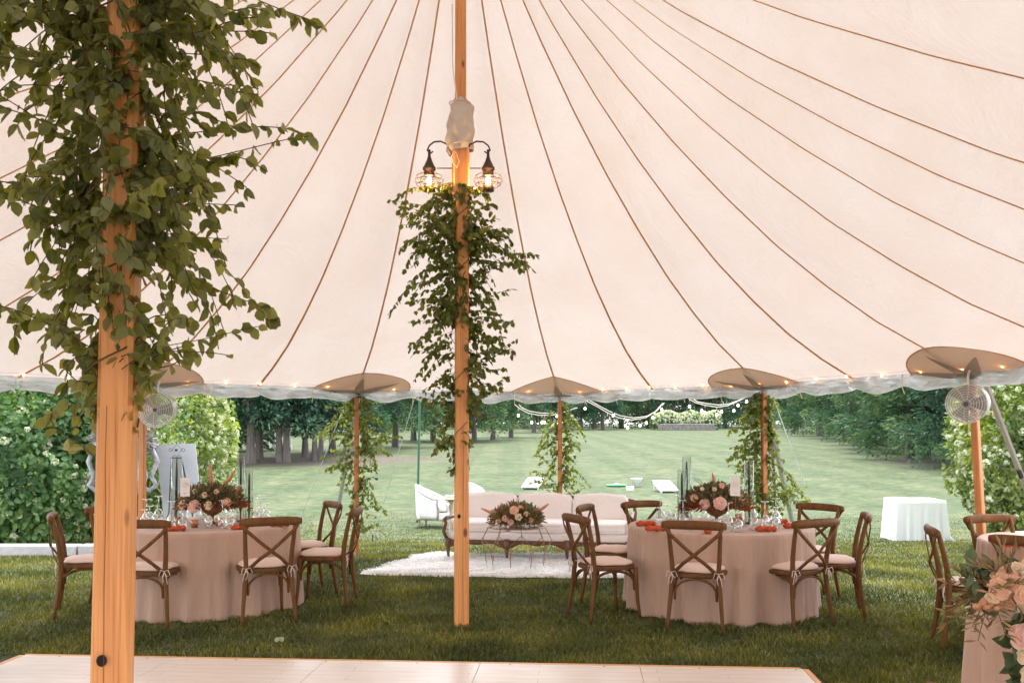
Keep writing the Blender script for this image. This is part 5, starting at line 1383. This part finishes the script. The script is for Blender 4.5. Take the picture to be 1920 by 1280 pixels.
b = gp(1551, 12.9); st = thing('ground_stake', 'short black metal stake in the grass right of the right table', 'stake', (b.x, b.y, gz(b.y)))
MB().tube([(0, 0, 0), (0, 0, .16)], .011, 8).build('shaft', M_iron, st); MB().lathe([(.02, .15), (.02, .175), (0, .18)], n=8).build('head', M_iron, st)

# ---------------------------------------------------------------- string lights
def bulbshape(mb, c, r=.012): return mb.lathe([(0, -r*1.6), (r*.8, -r*1.1), (r, -r*.3), (r*.6, r*.6), (r*.35, r)], tuple(c), 10)
def eave_lights():
    t = thing('string_lights', 'warm fairy light string fixed along the tent edge', 'string lights', (0, 12, EAVEZ))
    o = Vector((0, 12, EAVEZ)); order = [22, 23, 24, 25, 26, 27, 28, 29, 0, 1, 2, 3, 4, 5, 6]
    wire = MB(); pts = []
    for a, b in zip(order[:-1], order[1:]):
        A, B = EV[a], EV[b]; L = (B-A).length; n = max(2, round(L/.46)); inn = (C1-(A+B)/2).normalized()
        for k in range(n):
            P = A.lerp(B, k/n)+inn*.085; P.z = EAVEZ+.028-.012*(k % 2); pts.append(P-o)
            if k % 1 == 0: mb = MB(); bulbshape(mb, P-o-Vector((0, 0, .012)), .0105); mb.build('bulb', M_bulb_on, t, True)
    wire.tube(pts, .0025, 4); wire.build('wire', M_cord, t)
eave_lights()
def festoon(label, pts_px, bulbs, Y, seed):
    o = PT(*pts_px[0], Y); t = thing('festoon_lights', label, 'string lights', o, group='festoon lights outside the tent')
    def swag(P, dy):
        out = []
        for (a, b) in zip(P[:-1], P[1:]): 
            for k in range(6): u = k/6; out.append(PT(a[0]+(b[0]-a[0])*u, a[1]+(b[1]-a[1])*u, Y+dy)-o)
        out.append(PT(*P[-1], Y+dy)-o); return out
    n = len(pts_px)
    MB().tube(swag(pts_px, 0), .0065, 5).build('cable', M_cord, t)
    MB().tube(swag([(x+(3 if i else 8), y-4*sin(pi*i/(n-1))) for i, (x, y) in enumerate(pts_px)], .1), .0065, 5).build('cable', M_cord, t)
    for (x, y) in bulbs:
        c = PT(x, y, Y)-o; mb = MB(); bulbshape(mb, c, .018); mb.build('bulb', M_fest, t, True)
        # cord up to the cable
        xs = [p[0] for p in pts_px]; yc = float(np.interp(x, xs, [p[1] for p in pts_px]))
        MB().tube([c+Vector((0, 0, .018)), c+Vector((0, 0, .055))], .012, 6).build('socket', M_iron, t)
        top = PT(x, yc, Y)-o
        if top.z > c.z+.08: MB().tube([c+Vector((0, 0, .07)), top], .004, 4).build('drop_cord', M_cord, t)
festoon('festoon bulbs swagged just left of the side pole behind the sofa', [(965, 758), (975, 766), (990, 774), (1010, 778), (1035, 778), (1055, 774), (1080, 764)], [(972, 778), (997, 791), (1016, 791), (1021, 791), (1044, 779)], 14.2, 1)
festoon('festoon bulbs in the middle swag right of the side pole behind the sofa', [(1097, 750), (1120, 762), (1140, 774), (1160, 783), (1185, 787), (1210, 783), (1228, 772), (1243, 755)], [(1097, 765), (1139, 789), (1150, 778), (1173, 797), (1177, 801), (1200, 797), (1212, 792), (1224, 782), (1241, 767)], 14.0, 2)
festoon('festoon bulbs in the swag left of the right table vine pole', [(1292, 748), (1305, 755), (1325, 760), (1345, 763), (1365, 760), (1388, 750), (1396, 744)], [(1293, 761), (1316, 769), (1322, 773), (1344, 777), (1353, 771), (1376, 769), (1384, 759), (1400, 752)], 13.2, 3)

# ---------------------------------------------------------------- shrubs
def shrub(x, y, rad, label, mleaf, nleaf, nbloom, size, seed, zc=None, bloom=.08, cat='shrub', name='hydrangea_bush', lob=None):
    g = gz(y); t = thing(name, label, cat, (x, y, g)); rx, ry, rz = rad; zc = rz*.95 if zc is None else zc
    # lobed crown
    L = lob or [(0, 0, 0, 1)]
    n = nleaf; pos = []; nrm = []
    rs = np.random.RandomState(seed)
    cl = rs.normal(size=(60, 3)); cl = norm(cl); cr = .86+.22*rs.rand(60)
    d = norm(rs.normal(size=(n, 3))); dt = d @ cl.T; k = np.argmax(dt, 1); bump = cr[k]*(1-.35*(1-dt[np.arange(n), k]))
    r = bump*(1-.30*rs.rand(n)**2.2)
    p = d*r[:, None]*np.array([rx, ry, rz])+np.array([0, 0, zc]); keep = p[:, 2] > .02; p = p[keep]; d = d[keep]
    ax = d*.7+norm(rs.normal(size=d.shape))*.8+np.array([0, 0, -.15]); nn = d+norm(rs.normal(size=d.shape))*.6+np.array([0, 0, .5])
    leafmesh('foliage', p, ax, nn, size*rs.uniform(.6, 1.25, len(p)), mleaf, t, 'leaf', .9)
    # blooms: domes of florets
    m = nbloom; d = norm(rs.normal(size=(m, 3))); d[:, 1] = -np.abs(d[:, 1])*.8+.2*rs.rand(m); d = norm(d); dt = d @ cl.T; k = np.argmax(dt, 1); bump = cr[k]*(1-.35*(1-dt[np.arange(m), k]))
    c = d*bump[:, None]*1.01*np.array([rx, ry, rz])+np.array([0, 0, zc]); c = c[c[:, 2] > .15]; m = len(c)
    nf = 26; dd = norm(rs.normal(size=(m*nf, 3))); bs = bloom*rs.uniform(.6, 1.2, m)
    pp = np.repeat(c, nf, 0)+dd*np.repeat(bs, nf)[:, None]*np.array([.6, .6, .5])
    leafmesh('flower_heads', pp, np.cross(dd, norm(rs.normal(size=dd.shape))), dd, np.repeat(bs, nf)*.55, M_bloom, t, 'leaf', 1.3)
    st = MB(); R_ = random.Random(seed)
    for q in range(9):
        a = R_.uniform(0, 2*pi); st.tube([(cos(a)*.08, sin(a)*.08, 0), (cos(a)*rx*.3, sin(a)*ry*.3, rz*.5), (cos(a)*rx*.6, sin(a)*ry*.6, rz*1.1)], [.02, .014, .006], 5)
    st.build('stem', M_bark, t)
    return t
shrub(-7.3, 13.7, (1.55, 1.0, 1.55), 'big hydrangea bush with small white flowers at the left edge behind the kerb', M_hyd, 15000, 230, .105, 1, bloom=.075)
shrub(-6.25, 14.9, (.8, .8, 1.5), 'pale leaved bush between the left edge bush and the stone urn', M_hydy, 8000, 160, .105, 2)
shrub(-6.4, 16.6, (1.5, 1.0, 1.75), 'pale yellow green flowering bush behind the white signboard', M_hydy, 13000, 620, .08, 3, bloom=.065)
shrub(-8.6, 17.2, (1.6, 1.0, 1.7), 'pale flowering bush rising behind the left edge hydrangea', M_hydy, 8000, 120, .10, 4)
shrub(7.55, 13.9, (.98, .9, 1.55), 'pale flowering bush at the right edge beside the fan pole', M_hydy, 12000, 420, .085, 5, bloom=.08)
shrub(9.0, 15.2, (1.2, .9, 1.6), 'pale flowering bush just out past the right edge urn', M_hydy, 5000, 80, .10, 6)
def pinktop(x, y, z, label, n=60):
    t = thing('rose_climber', label, 'flowering climber', (x, y, gz(y))); st = MB(); R_ = random.Random(int(x*10)); pos = []; ax = []
    for k in range(8):
        a = R_.uniform(-.5, .5); st.tube([(0, 0, 0), (a*.3, R_.uniform(-.2, .2), z*.6), (a, R_.uniform(-.2, .2), z+R_.uniform(-.3, .3))], [.018, .012, .004], 5)
    st.build('stem', M_bark, t); rs = np.random.RandomState(3)
    c = rs.normal(size=(n, 3))*np.array([.11, .12, .26])+np.array([0, 0, z]); nf = 14; d = norm(rs.normal(size=(n*nf, 3)))
    leafmesh('flowers', np.repeat(c, nf, 0)+d*.03, d, rs.normal(size=d.shape), rs.uniform(.02, .04, n*nf), M_pinkfl, t, 'leaf', 1.4)
    m = 700; c = rs.normal(size=(m, 3))*np.array([.35, .25, .5])+np.array([0, 0, z-.3]); leafmesh('foliage', c, rdir(m), rdir(m), rs.uniform(.04, .08, m), M_hyd, t, 'leaf', 1)
pinktop(-5.50, 13.75, 2.05, 'pink flowering climber showing beside the left round fan', 30)
pinktop(7.65, 13.4, 2.35, 'pink flowering climber at the top right edge above the pale bush')

# ---------------------------------------------------------------- trees
def crown_pts(rs, rx, ry, z0, z1, ncl, per, clr, taper=.5, skirt=0.0, flat=.6):
    """clumped foliage between heights z0..z1, radius rx tapering to the top"""
    P = []; D = []
    for k in range(ncl):
        u = rs.rand()**.85; a = rs.rand()*2*pi; rad = (1-taper*u**1.3)*(.45+.55*rs.rand()**.5)
        if u < .15: rad *= 1.05
        c = np.array([cos(a)*rx*rad, sin(a)*ry*rad, z0+(z1-z0)*u+rs.normal()*.2-skirt*rad*rs.rand()])
        r = clr*rs.uniform(.65, 1.3)
        d = norm(rs.normal(size=(per, 3))+np.array([0, 0, .35])); q = c+d*r*(.35+.65*rs.rand(per)[:, None]**.5)*np.array([1.15, 1.15, flat])
        out = np.array([cos(a), sin(a), -.25]); P.append(q); D.append(d*.7+out*.8+rs.normal(size=d.shape)*.35)
    return np.concatenate(P), np.concatenate(D)
def trunk(mb, pts, rs_, n=14, seed=0):
    R_ = random.Random(seed); ph = R_.random()*6; m = len(pts); vs = []
    for i in range(m):
        p = Vector(pts[i]); u = i/(m-1)
        for k in range(n):
            th = 2*pi*k/n; r = rs_[i]*(1+.13*sin(3*th+ph)+.09*sin(7*th+ph*2+u)+.05*sin(11*th))*(1+.35*max(0, .12-u)/.12*abs(sin(2.5*th+ph)))
            vs.append((p.x+r*cos(th), p.y+r*sin(th), p.z))
    fs = [(i*n+k, i*n+(k+1) % n, (i+1)*n+(k+1) % n, (i+1)*n+k) for i in range(m-1) for k in range(n)]
    return mb.add(vs, fs)
def make_tree(name, kind, seed):
    rs = np.random.RandomState(seed); R_ = random.Random(seed)
    t = thing(name, 'x', 'tree', (0, 0, 0)); mb = MB()
    if kind in ('cedar', 'cedar2'):
        offs = [(0, 0)] if kind == 'cedar' else [(-.17, 0), (.18, .05)]
        for i, (ox, oy) in enumerate(offs):
            pts = [(ox+.05*sin(k+seed+i), oy+.04*cos(k*1.3+i), -.1+1.3*k) for k in range(7)]
            trunk(mb, pts, [.19, .155, .14, .13, .12, .09, .05] if kind == 'cedar' else [.16, .13, .12, .11, .10, .08, .04], seed=seed+i)
        for k in range(14):
            a = R_.uniform(0, 2*pi); z = R_.uniform(1.9, 6.2); L = R_.uniform(1.4, 2.6)
            mb.tube([(cos(a)*.15, sin(a)*.15, z), (cos(a)*L*.5, sin(a)*L*.5, z+.3), (cos(a)*L, sin(a)*L, z+.1)], [.07, .045, .015], 6)
        mb.build('trunk', M_bark, t)
        P, D = crown_pts(rs, 2.8, 2.6, 2.15, 8.6, 120, 92, .62, .55, 1.0)
        leafmesh('crown', P, D, rs.normal(size=P.shape)+np.array([0, 0, .8]), rs.uniform(.16, .34, len(P)), M_cedar if seed % 2 else M_cedard, t, 'spray', .8)
    elif kind == 'bank':
        trunk(mb, [(0, 0, -.1), (.05, 0, 1.5), (0, .05, 4), (0, 0, 7.5)], [.22, .18, .12, .03], seed=seed)
        for k in range(10):
            a = R_.uniform(0, 2*pi); z = R_.uniform(.8, 5.2); L = R_.uniform(1., 2.2)
            mb.tube([(0, 0, z), (cos(a)*L*.5, sin(a)*L*.5, z+.3), (cos(a)*L, sin(a)*L, z+.4)], [.05, .03, .01], 5)
        mb.build('trunk', M_bark, t)
        P, D = crown_pts(rs, 2.5, 2.3, .55, 8.2, 74, 150, .84, .62, .15, .62)
        leafmesh('crown', P, D, rs.normal(size=P.shape)+np.array([0, 0, .8]), rs.uniform(.15, .32, len(P)), M_ever if seed % 2 else M_cedar, t, 'spray', .9)
    else: # broad round-headed tree
        trunk(mb, [(0, 0, -.1), (.05, 0, 1.4), (.1, .05, 3.2), (0, 0, 6)], [.20, .16, .13, .05], seed=seed)
        for k in range(12):
            a = R_.uniform(0, 2*pi); z = R_.uniform(1.5, 4.5); L = R_.uniform(1.2, 2.6)
            mb.tube([(0, 0, z), (cos(a)*L*.5, sin(a)*L*.5, z+.7), (cos(a)*L, sin(a)*L, z+1.0)], [.07, .04, .012], 5)
        mb.build('trunk', M_bark, t)
        P, D = crown_pts(rs, 2.9, 2.7, 1.35, 7.6, 115, 95, .68, .45, .55, .8)
        leafmesh('crown', P, D, rs.normal(size=P.shape)+np.array([0, 0, .8]), rs.uniform(.14, .30, len(P)), M_ever, t, 'spray', 1.0)
    return t
TP = {}
def tree(kind, seed, x, y, sc, rz, label, grp, name):
    key = (kind, seed)
    if key not in TP: TP[key] = make_tree(name, kind, seed); c = TP[key]
    else: c = copy_tree(TP[key]); c.name = name
    s = sc if isinstance(sc, tuple) else (sc, sc, sc)
    c.location = (x, y, gz(y)-.03); c.rotation_euler = (0, 0, rz); c.scale = s; c['label'] = label; c['group'] = grp
    return c
def tg(px, Y): return (px-960)*Y/F
GC = 'cedars with bare trunks on the left of the lawn'
near = [('cedar', 1, 468, 43, 1.0, .3, 'thick grey cedar trunk rising right behind the panicle bush'), ('cedar', 2, 487, 47, .95, 1.9, 'cedar directly behind the leftmost bare trunk'),
        ('cedar2', 3, 531, 44, 1.0, 0.1, 'twin trunked cedar with bright lower boughs in the open litter'), ('cedar', 2, 572, 49, .85, 4.2, 'slim cedar trunk right of the twin trunked one'),
        ('cedar2', 4, 597, 45.5, .85, .5, 'forked cedar left of the vine wrapped side pole'), ('cedar', 1, 625, 53, 1.0, 2.6, 'dark cedar just behind the left vine garland'),
        ('cedar', 2, 685, 56, 1.0, .9, 'cedar behind the right half of the left vine garland')]
for k, s_, px, Y, sc, rz, lab in near: tree(k, s_, tg(px, Y), Y, sc, rz, lab, GC, 'cedar_tree')
GM = 'round headed trees along the left of the lawn'
mid = [(741, 62, 1.0, 'small trunked tree just left of the green pole'), (775, 76, 1.05, 'tree behind the green metal pole'), (812, 72, 1.0, 'tree behind the lower end of the middle garland'), (890, 72, .95, 'feathery tree on the lawn just right of the middle pole'),
       (924, 78, .95, 'second feathery tree right of the middle pole'), (958, 86, 1.0, 'third tree right of the middle pole, before the far cedars')]
for i, (px, Y, sc, lab) in enumerate(mid): tree('round', 5+i % 2, tg(px, Y), Y, (sc, sc, sc*1.05), i*1.3, lab, GM, 'round_headed_tree')
GF = 'tall trees closing the far end of the lawn'
fl = ['far tree left of the sparse vine pole', 'far tree behind the sparse vine pole', 'far tree right of the sparse vine pole', 'far tree above the middle festoon swag', 'far tree left of the white hedge', 'far tree behind the left half of the white hedge', 'far tree behind the middle of the white hedge', 'far tree behind the right half of the white hedge', 'far tree right of the white hedge', 'far tree behind the right table vine', 'far tree seen through the right guy ropes', 'far tree where the right bank begins']
for i, px in enumerate((985, 1020, 1060, 1115, 1165, 1215, 1262, 1310, 1360, 1405, 1450, 1495)):
    tree('bank', (8, 7, 9)[i % 3], tg(px, 138+5*(i % 3)), 138+5*(i % 3), (1.45, 1.45, 1.35+.15*(i % 2)), i*.9, fl[i], GF, 'far_tree')
for i, (px, Y) in enumerate(((1000, 108), (1030, 118), (1090, 128), (1130, 126))):
    tree(('cedar', 'cedar2')[i % 2], (1, 3)[i % 2], tg(px, Y), Y, 1.05, i*1.7, ('far cedar with a thin trunk left of the sparse vine pole', 'far cedar with a thin trunk half behind the sparse vine', 'far twin trunked cedar right of the sparse vine', 'far cedar at the end of the lawn left of the middle festoons')[i], 'far cedars at the end of the lawn', 'cedar_tree')
GB = 'dense evergreens along the right of the lawn'
bank = [(1862, 36, .85), (1800, 40, .9), (1738, 43.5, .95), (1700, 47, .9), (1672, 53, 1.0), (1640, 59, 1.0), (1612, 66, 1.05), (1592, 74, 1.1), (1566, 82, 1.15), (1540, 92, 1.2), (1515, 103, 1.3), (1490, 116, 1.4)]
bl = ['evergreen nearest the right edge beside the fan pole', 'evergreen left of the fan, low over the lawn', 'third evergreen from the right edge, above the white clothed table', 'evergreen with feathery pale boughs left of the white clothed table', 'evergreen in the right bank, fifth from the right edge', 'evergreen in the right bank, sixth from the right edge',
      'evergreen in the right bank, seventh from the right edge', 'evergreen in the right bank, eighth from the right edge', 'evergreen in the right bank, ninth from the right edge', 'distant evergreen right of the right guy ropes', 'distant evergreen at the far end of the right bank', 'most distant evergreen of the right bank by the vine pole']
for i, (px, Y, sc) in enumerate(bank):
    v = (1.0, .82, 1.18, .9, 1.12, .85)[i % 6]; tree('bank', (7, 8, 9)[i % 3], tg(px, Y)+.4+(.5, -.6, .9, -.3)[i % 4], Y, (sc*1.1*v, sc*1.1*v, sc*(.9+.1*v)), i*2.1, bl[i], GB, 'evergreen_tree')
def wood(name, label, spots, m, seed):
    rs = np.random.RandomState(seed); P = []; D = []
    for (px, Y, sc) in spots:
        p, d = crown_pts(rs, 2.6*sc, 2.4*sc, .5*sc, 8.0*sc, 95, 95, .95*sc, .6, .35*sc, .7); p += np.array([tg(px, Y), Y, gz(Y)]); P.append(p); D.append(d)
    P = np.concatenate(P); D = np.concatenate(D)
    o = leafmesh(name, P, D, rs.normal(size=P.shape)+np.array([0, 0, .8]), rs.uniform(.25, .55, len(P)), m, None, 'spray', .9); tag(o, label, 'wood', kind='stuff')
wood('far_wood', 'dark continuous wood closing the view beyond the far lawn', [(540+33*i, 165+7*(i % 3), 1.8) for i in range(30)], M_cedar, 31)
wood('shaded_wood', 'dark shaded wood behind the cedars and bushes on the left', [(px, Y+(34 if px > 400 else 0), 1.4) for (px, Y) in ((440, 62), (500, 70), (545, 60), (600, 72), (640, 66), (700, 80), (745, 92), (800, 98), (850, 104), (900, 110), (945, 120), (380, 56), (330, 50), (280, 54), (210, 52), (130, 50), (40, 46))], M_cedard, 32)
# second row behind, so that no gaps of sky open
back = []
for i, (px, Y) in enumerate(((1905, 44), (1850, 50), (1800, 56), (1750, 62), (1715, 70), (1675, 80), (1640, 92), (1600, 108), (1555, 125))):
    tree('bank', (9, 7, 8)[i % 3], tg(px, Y)+1, Y, (1.35, 1.35, 1.3), i*1.1, 'tall tree crown above the right bank, %s' % ('behind the bush at the right edge', 'behind the right edge pole', 'behind the fan', 'left of the fan', 'left of the fan, second one back', 'over the white clothed table', 'over the gap right of the guy ropes', 'beside the right guy rope', 'farthest back by the vine')[i], 'tall trees behind the right bank', 'tall_backing_tree')
# white pergola posts glimpsed between the cedars
for i, px in enumerate((484, 502, 514, 543)):
    Y = 58; t = thing('white_garden_post', ('white post glimpsed right of the leftmost cedar trunks', 'white post left of centre between two cedars', 'white post right of centre between two cedars', 'white post glimpsed right of the twin trunked cedar')[i], 'post', (tg(px, Y), Y, gz(Y)), group='white posts beyond the cedars')
    MB().box((0, 0, 1.4), (.20, .20, 2.8)).build('shaft', M_plast, t, bevel=.02); MB().box((0, 0, 2.85), (.32, .32, .12)).build('cap', M_plast, t); MB().box((0, 0, .1), (.30, .30, .2)).build('plinth', M_plast, t)

# far hydrangea hedge and its stone wall
def far_hedge():
    Y = 126; x0, x1 = tg(1222, Y), tg(1348, Y)
    w = thing('stone_wall', 'low dry stone wall at the far end of the lawn under the white hedge', 'wall', ((x0+x1)/2, Y-2.2, gz(Y-2)))
    mb = MB(); R_ = random.Random(9)
    for r in range(3):
        x = -(x1-x0)/2+.5
        while x < (x1-x0)/2-1.2:
            L = R_.uniform(.35, .8); mb.box((x+L/2, R_.uniform(-.03, .03), .14+.26*r), (L*.96, .5, .25)); x += L
    mb.build('stones', mat('dry_stone', (.30, .27, .25), (.20, .18, .17), rough=.95, scale=3), w, bevel=.03)
    MB().box((0, 0, .82), (x1-x0-1.6, .56, .07)).build('coping', M_stone, w, bevel=.02)
    t = thing('far_hydrangea_hedge', 'long hedge covered in white flowers at the far end of the lawn', 'hedge', ((x0+x1)/2, Y, gz(Y)))
    rs = np.random.RandomState(4); n = 15000; W = (x1-x0)/2
    X = rs.uniform(-1, 1, n); a = rs.uniform(0, pi, n); rr = .8+.2*rs.rand(n)
    top = 2.2+.22*np.sin(X*9)+.15*np.sin(X*23)
    top = top*(1-.25*np.abs(X)**6)
    p = np.stack([X*W, np.cos(a)*1.1*rr, np.sin(a)**.6*top*rr+.1], 1)
    leafmesh('foliage', p, rs.normal(size=p.shape), rs.normal(size=p.shape)+np.array([0, -1, 1]), rs.uniform(.15, .3, n), M_hyd, t, 'leaf', 1)
    m = 420; X = rs.uniform(-1, 1, m); a = rs.uniform(pi*.42, pi*.95, m); c = np.stack([X*W, np.cos(a)*1.15, np.sin(a)**.6*(2.25+.22*np.sin(X*9))+.12], 1); nf = 16; d = norm(rs.normal(size=(m*nf, 3)))
    leafmesh('flower_heads', np.repeat(c, nf, 0)+d*.12, np.cross(d, rs.normal(size=d.shape)), d, rs.uniform(.1, .18, m*nf), M_bloom, t, 'leaf', 1.3)
far_hedge()
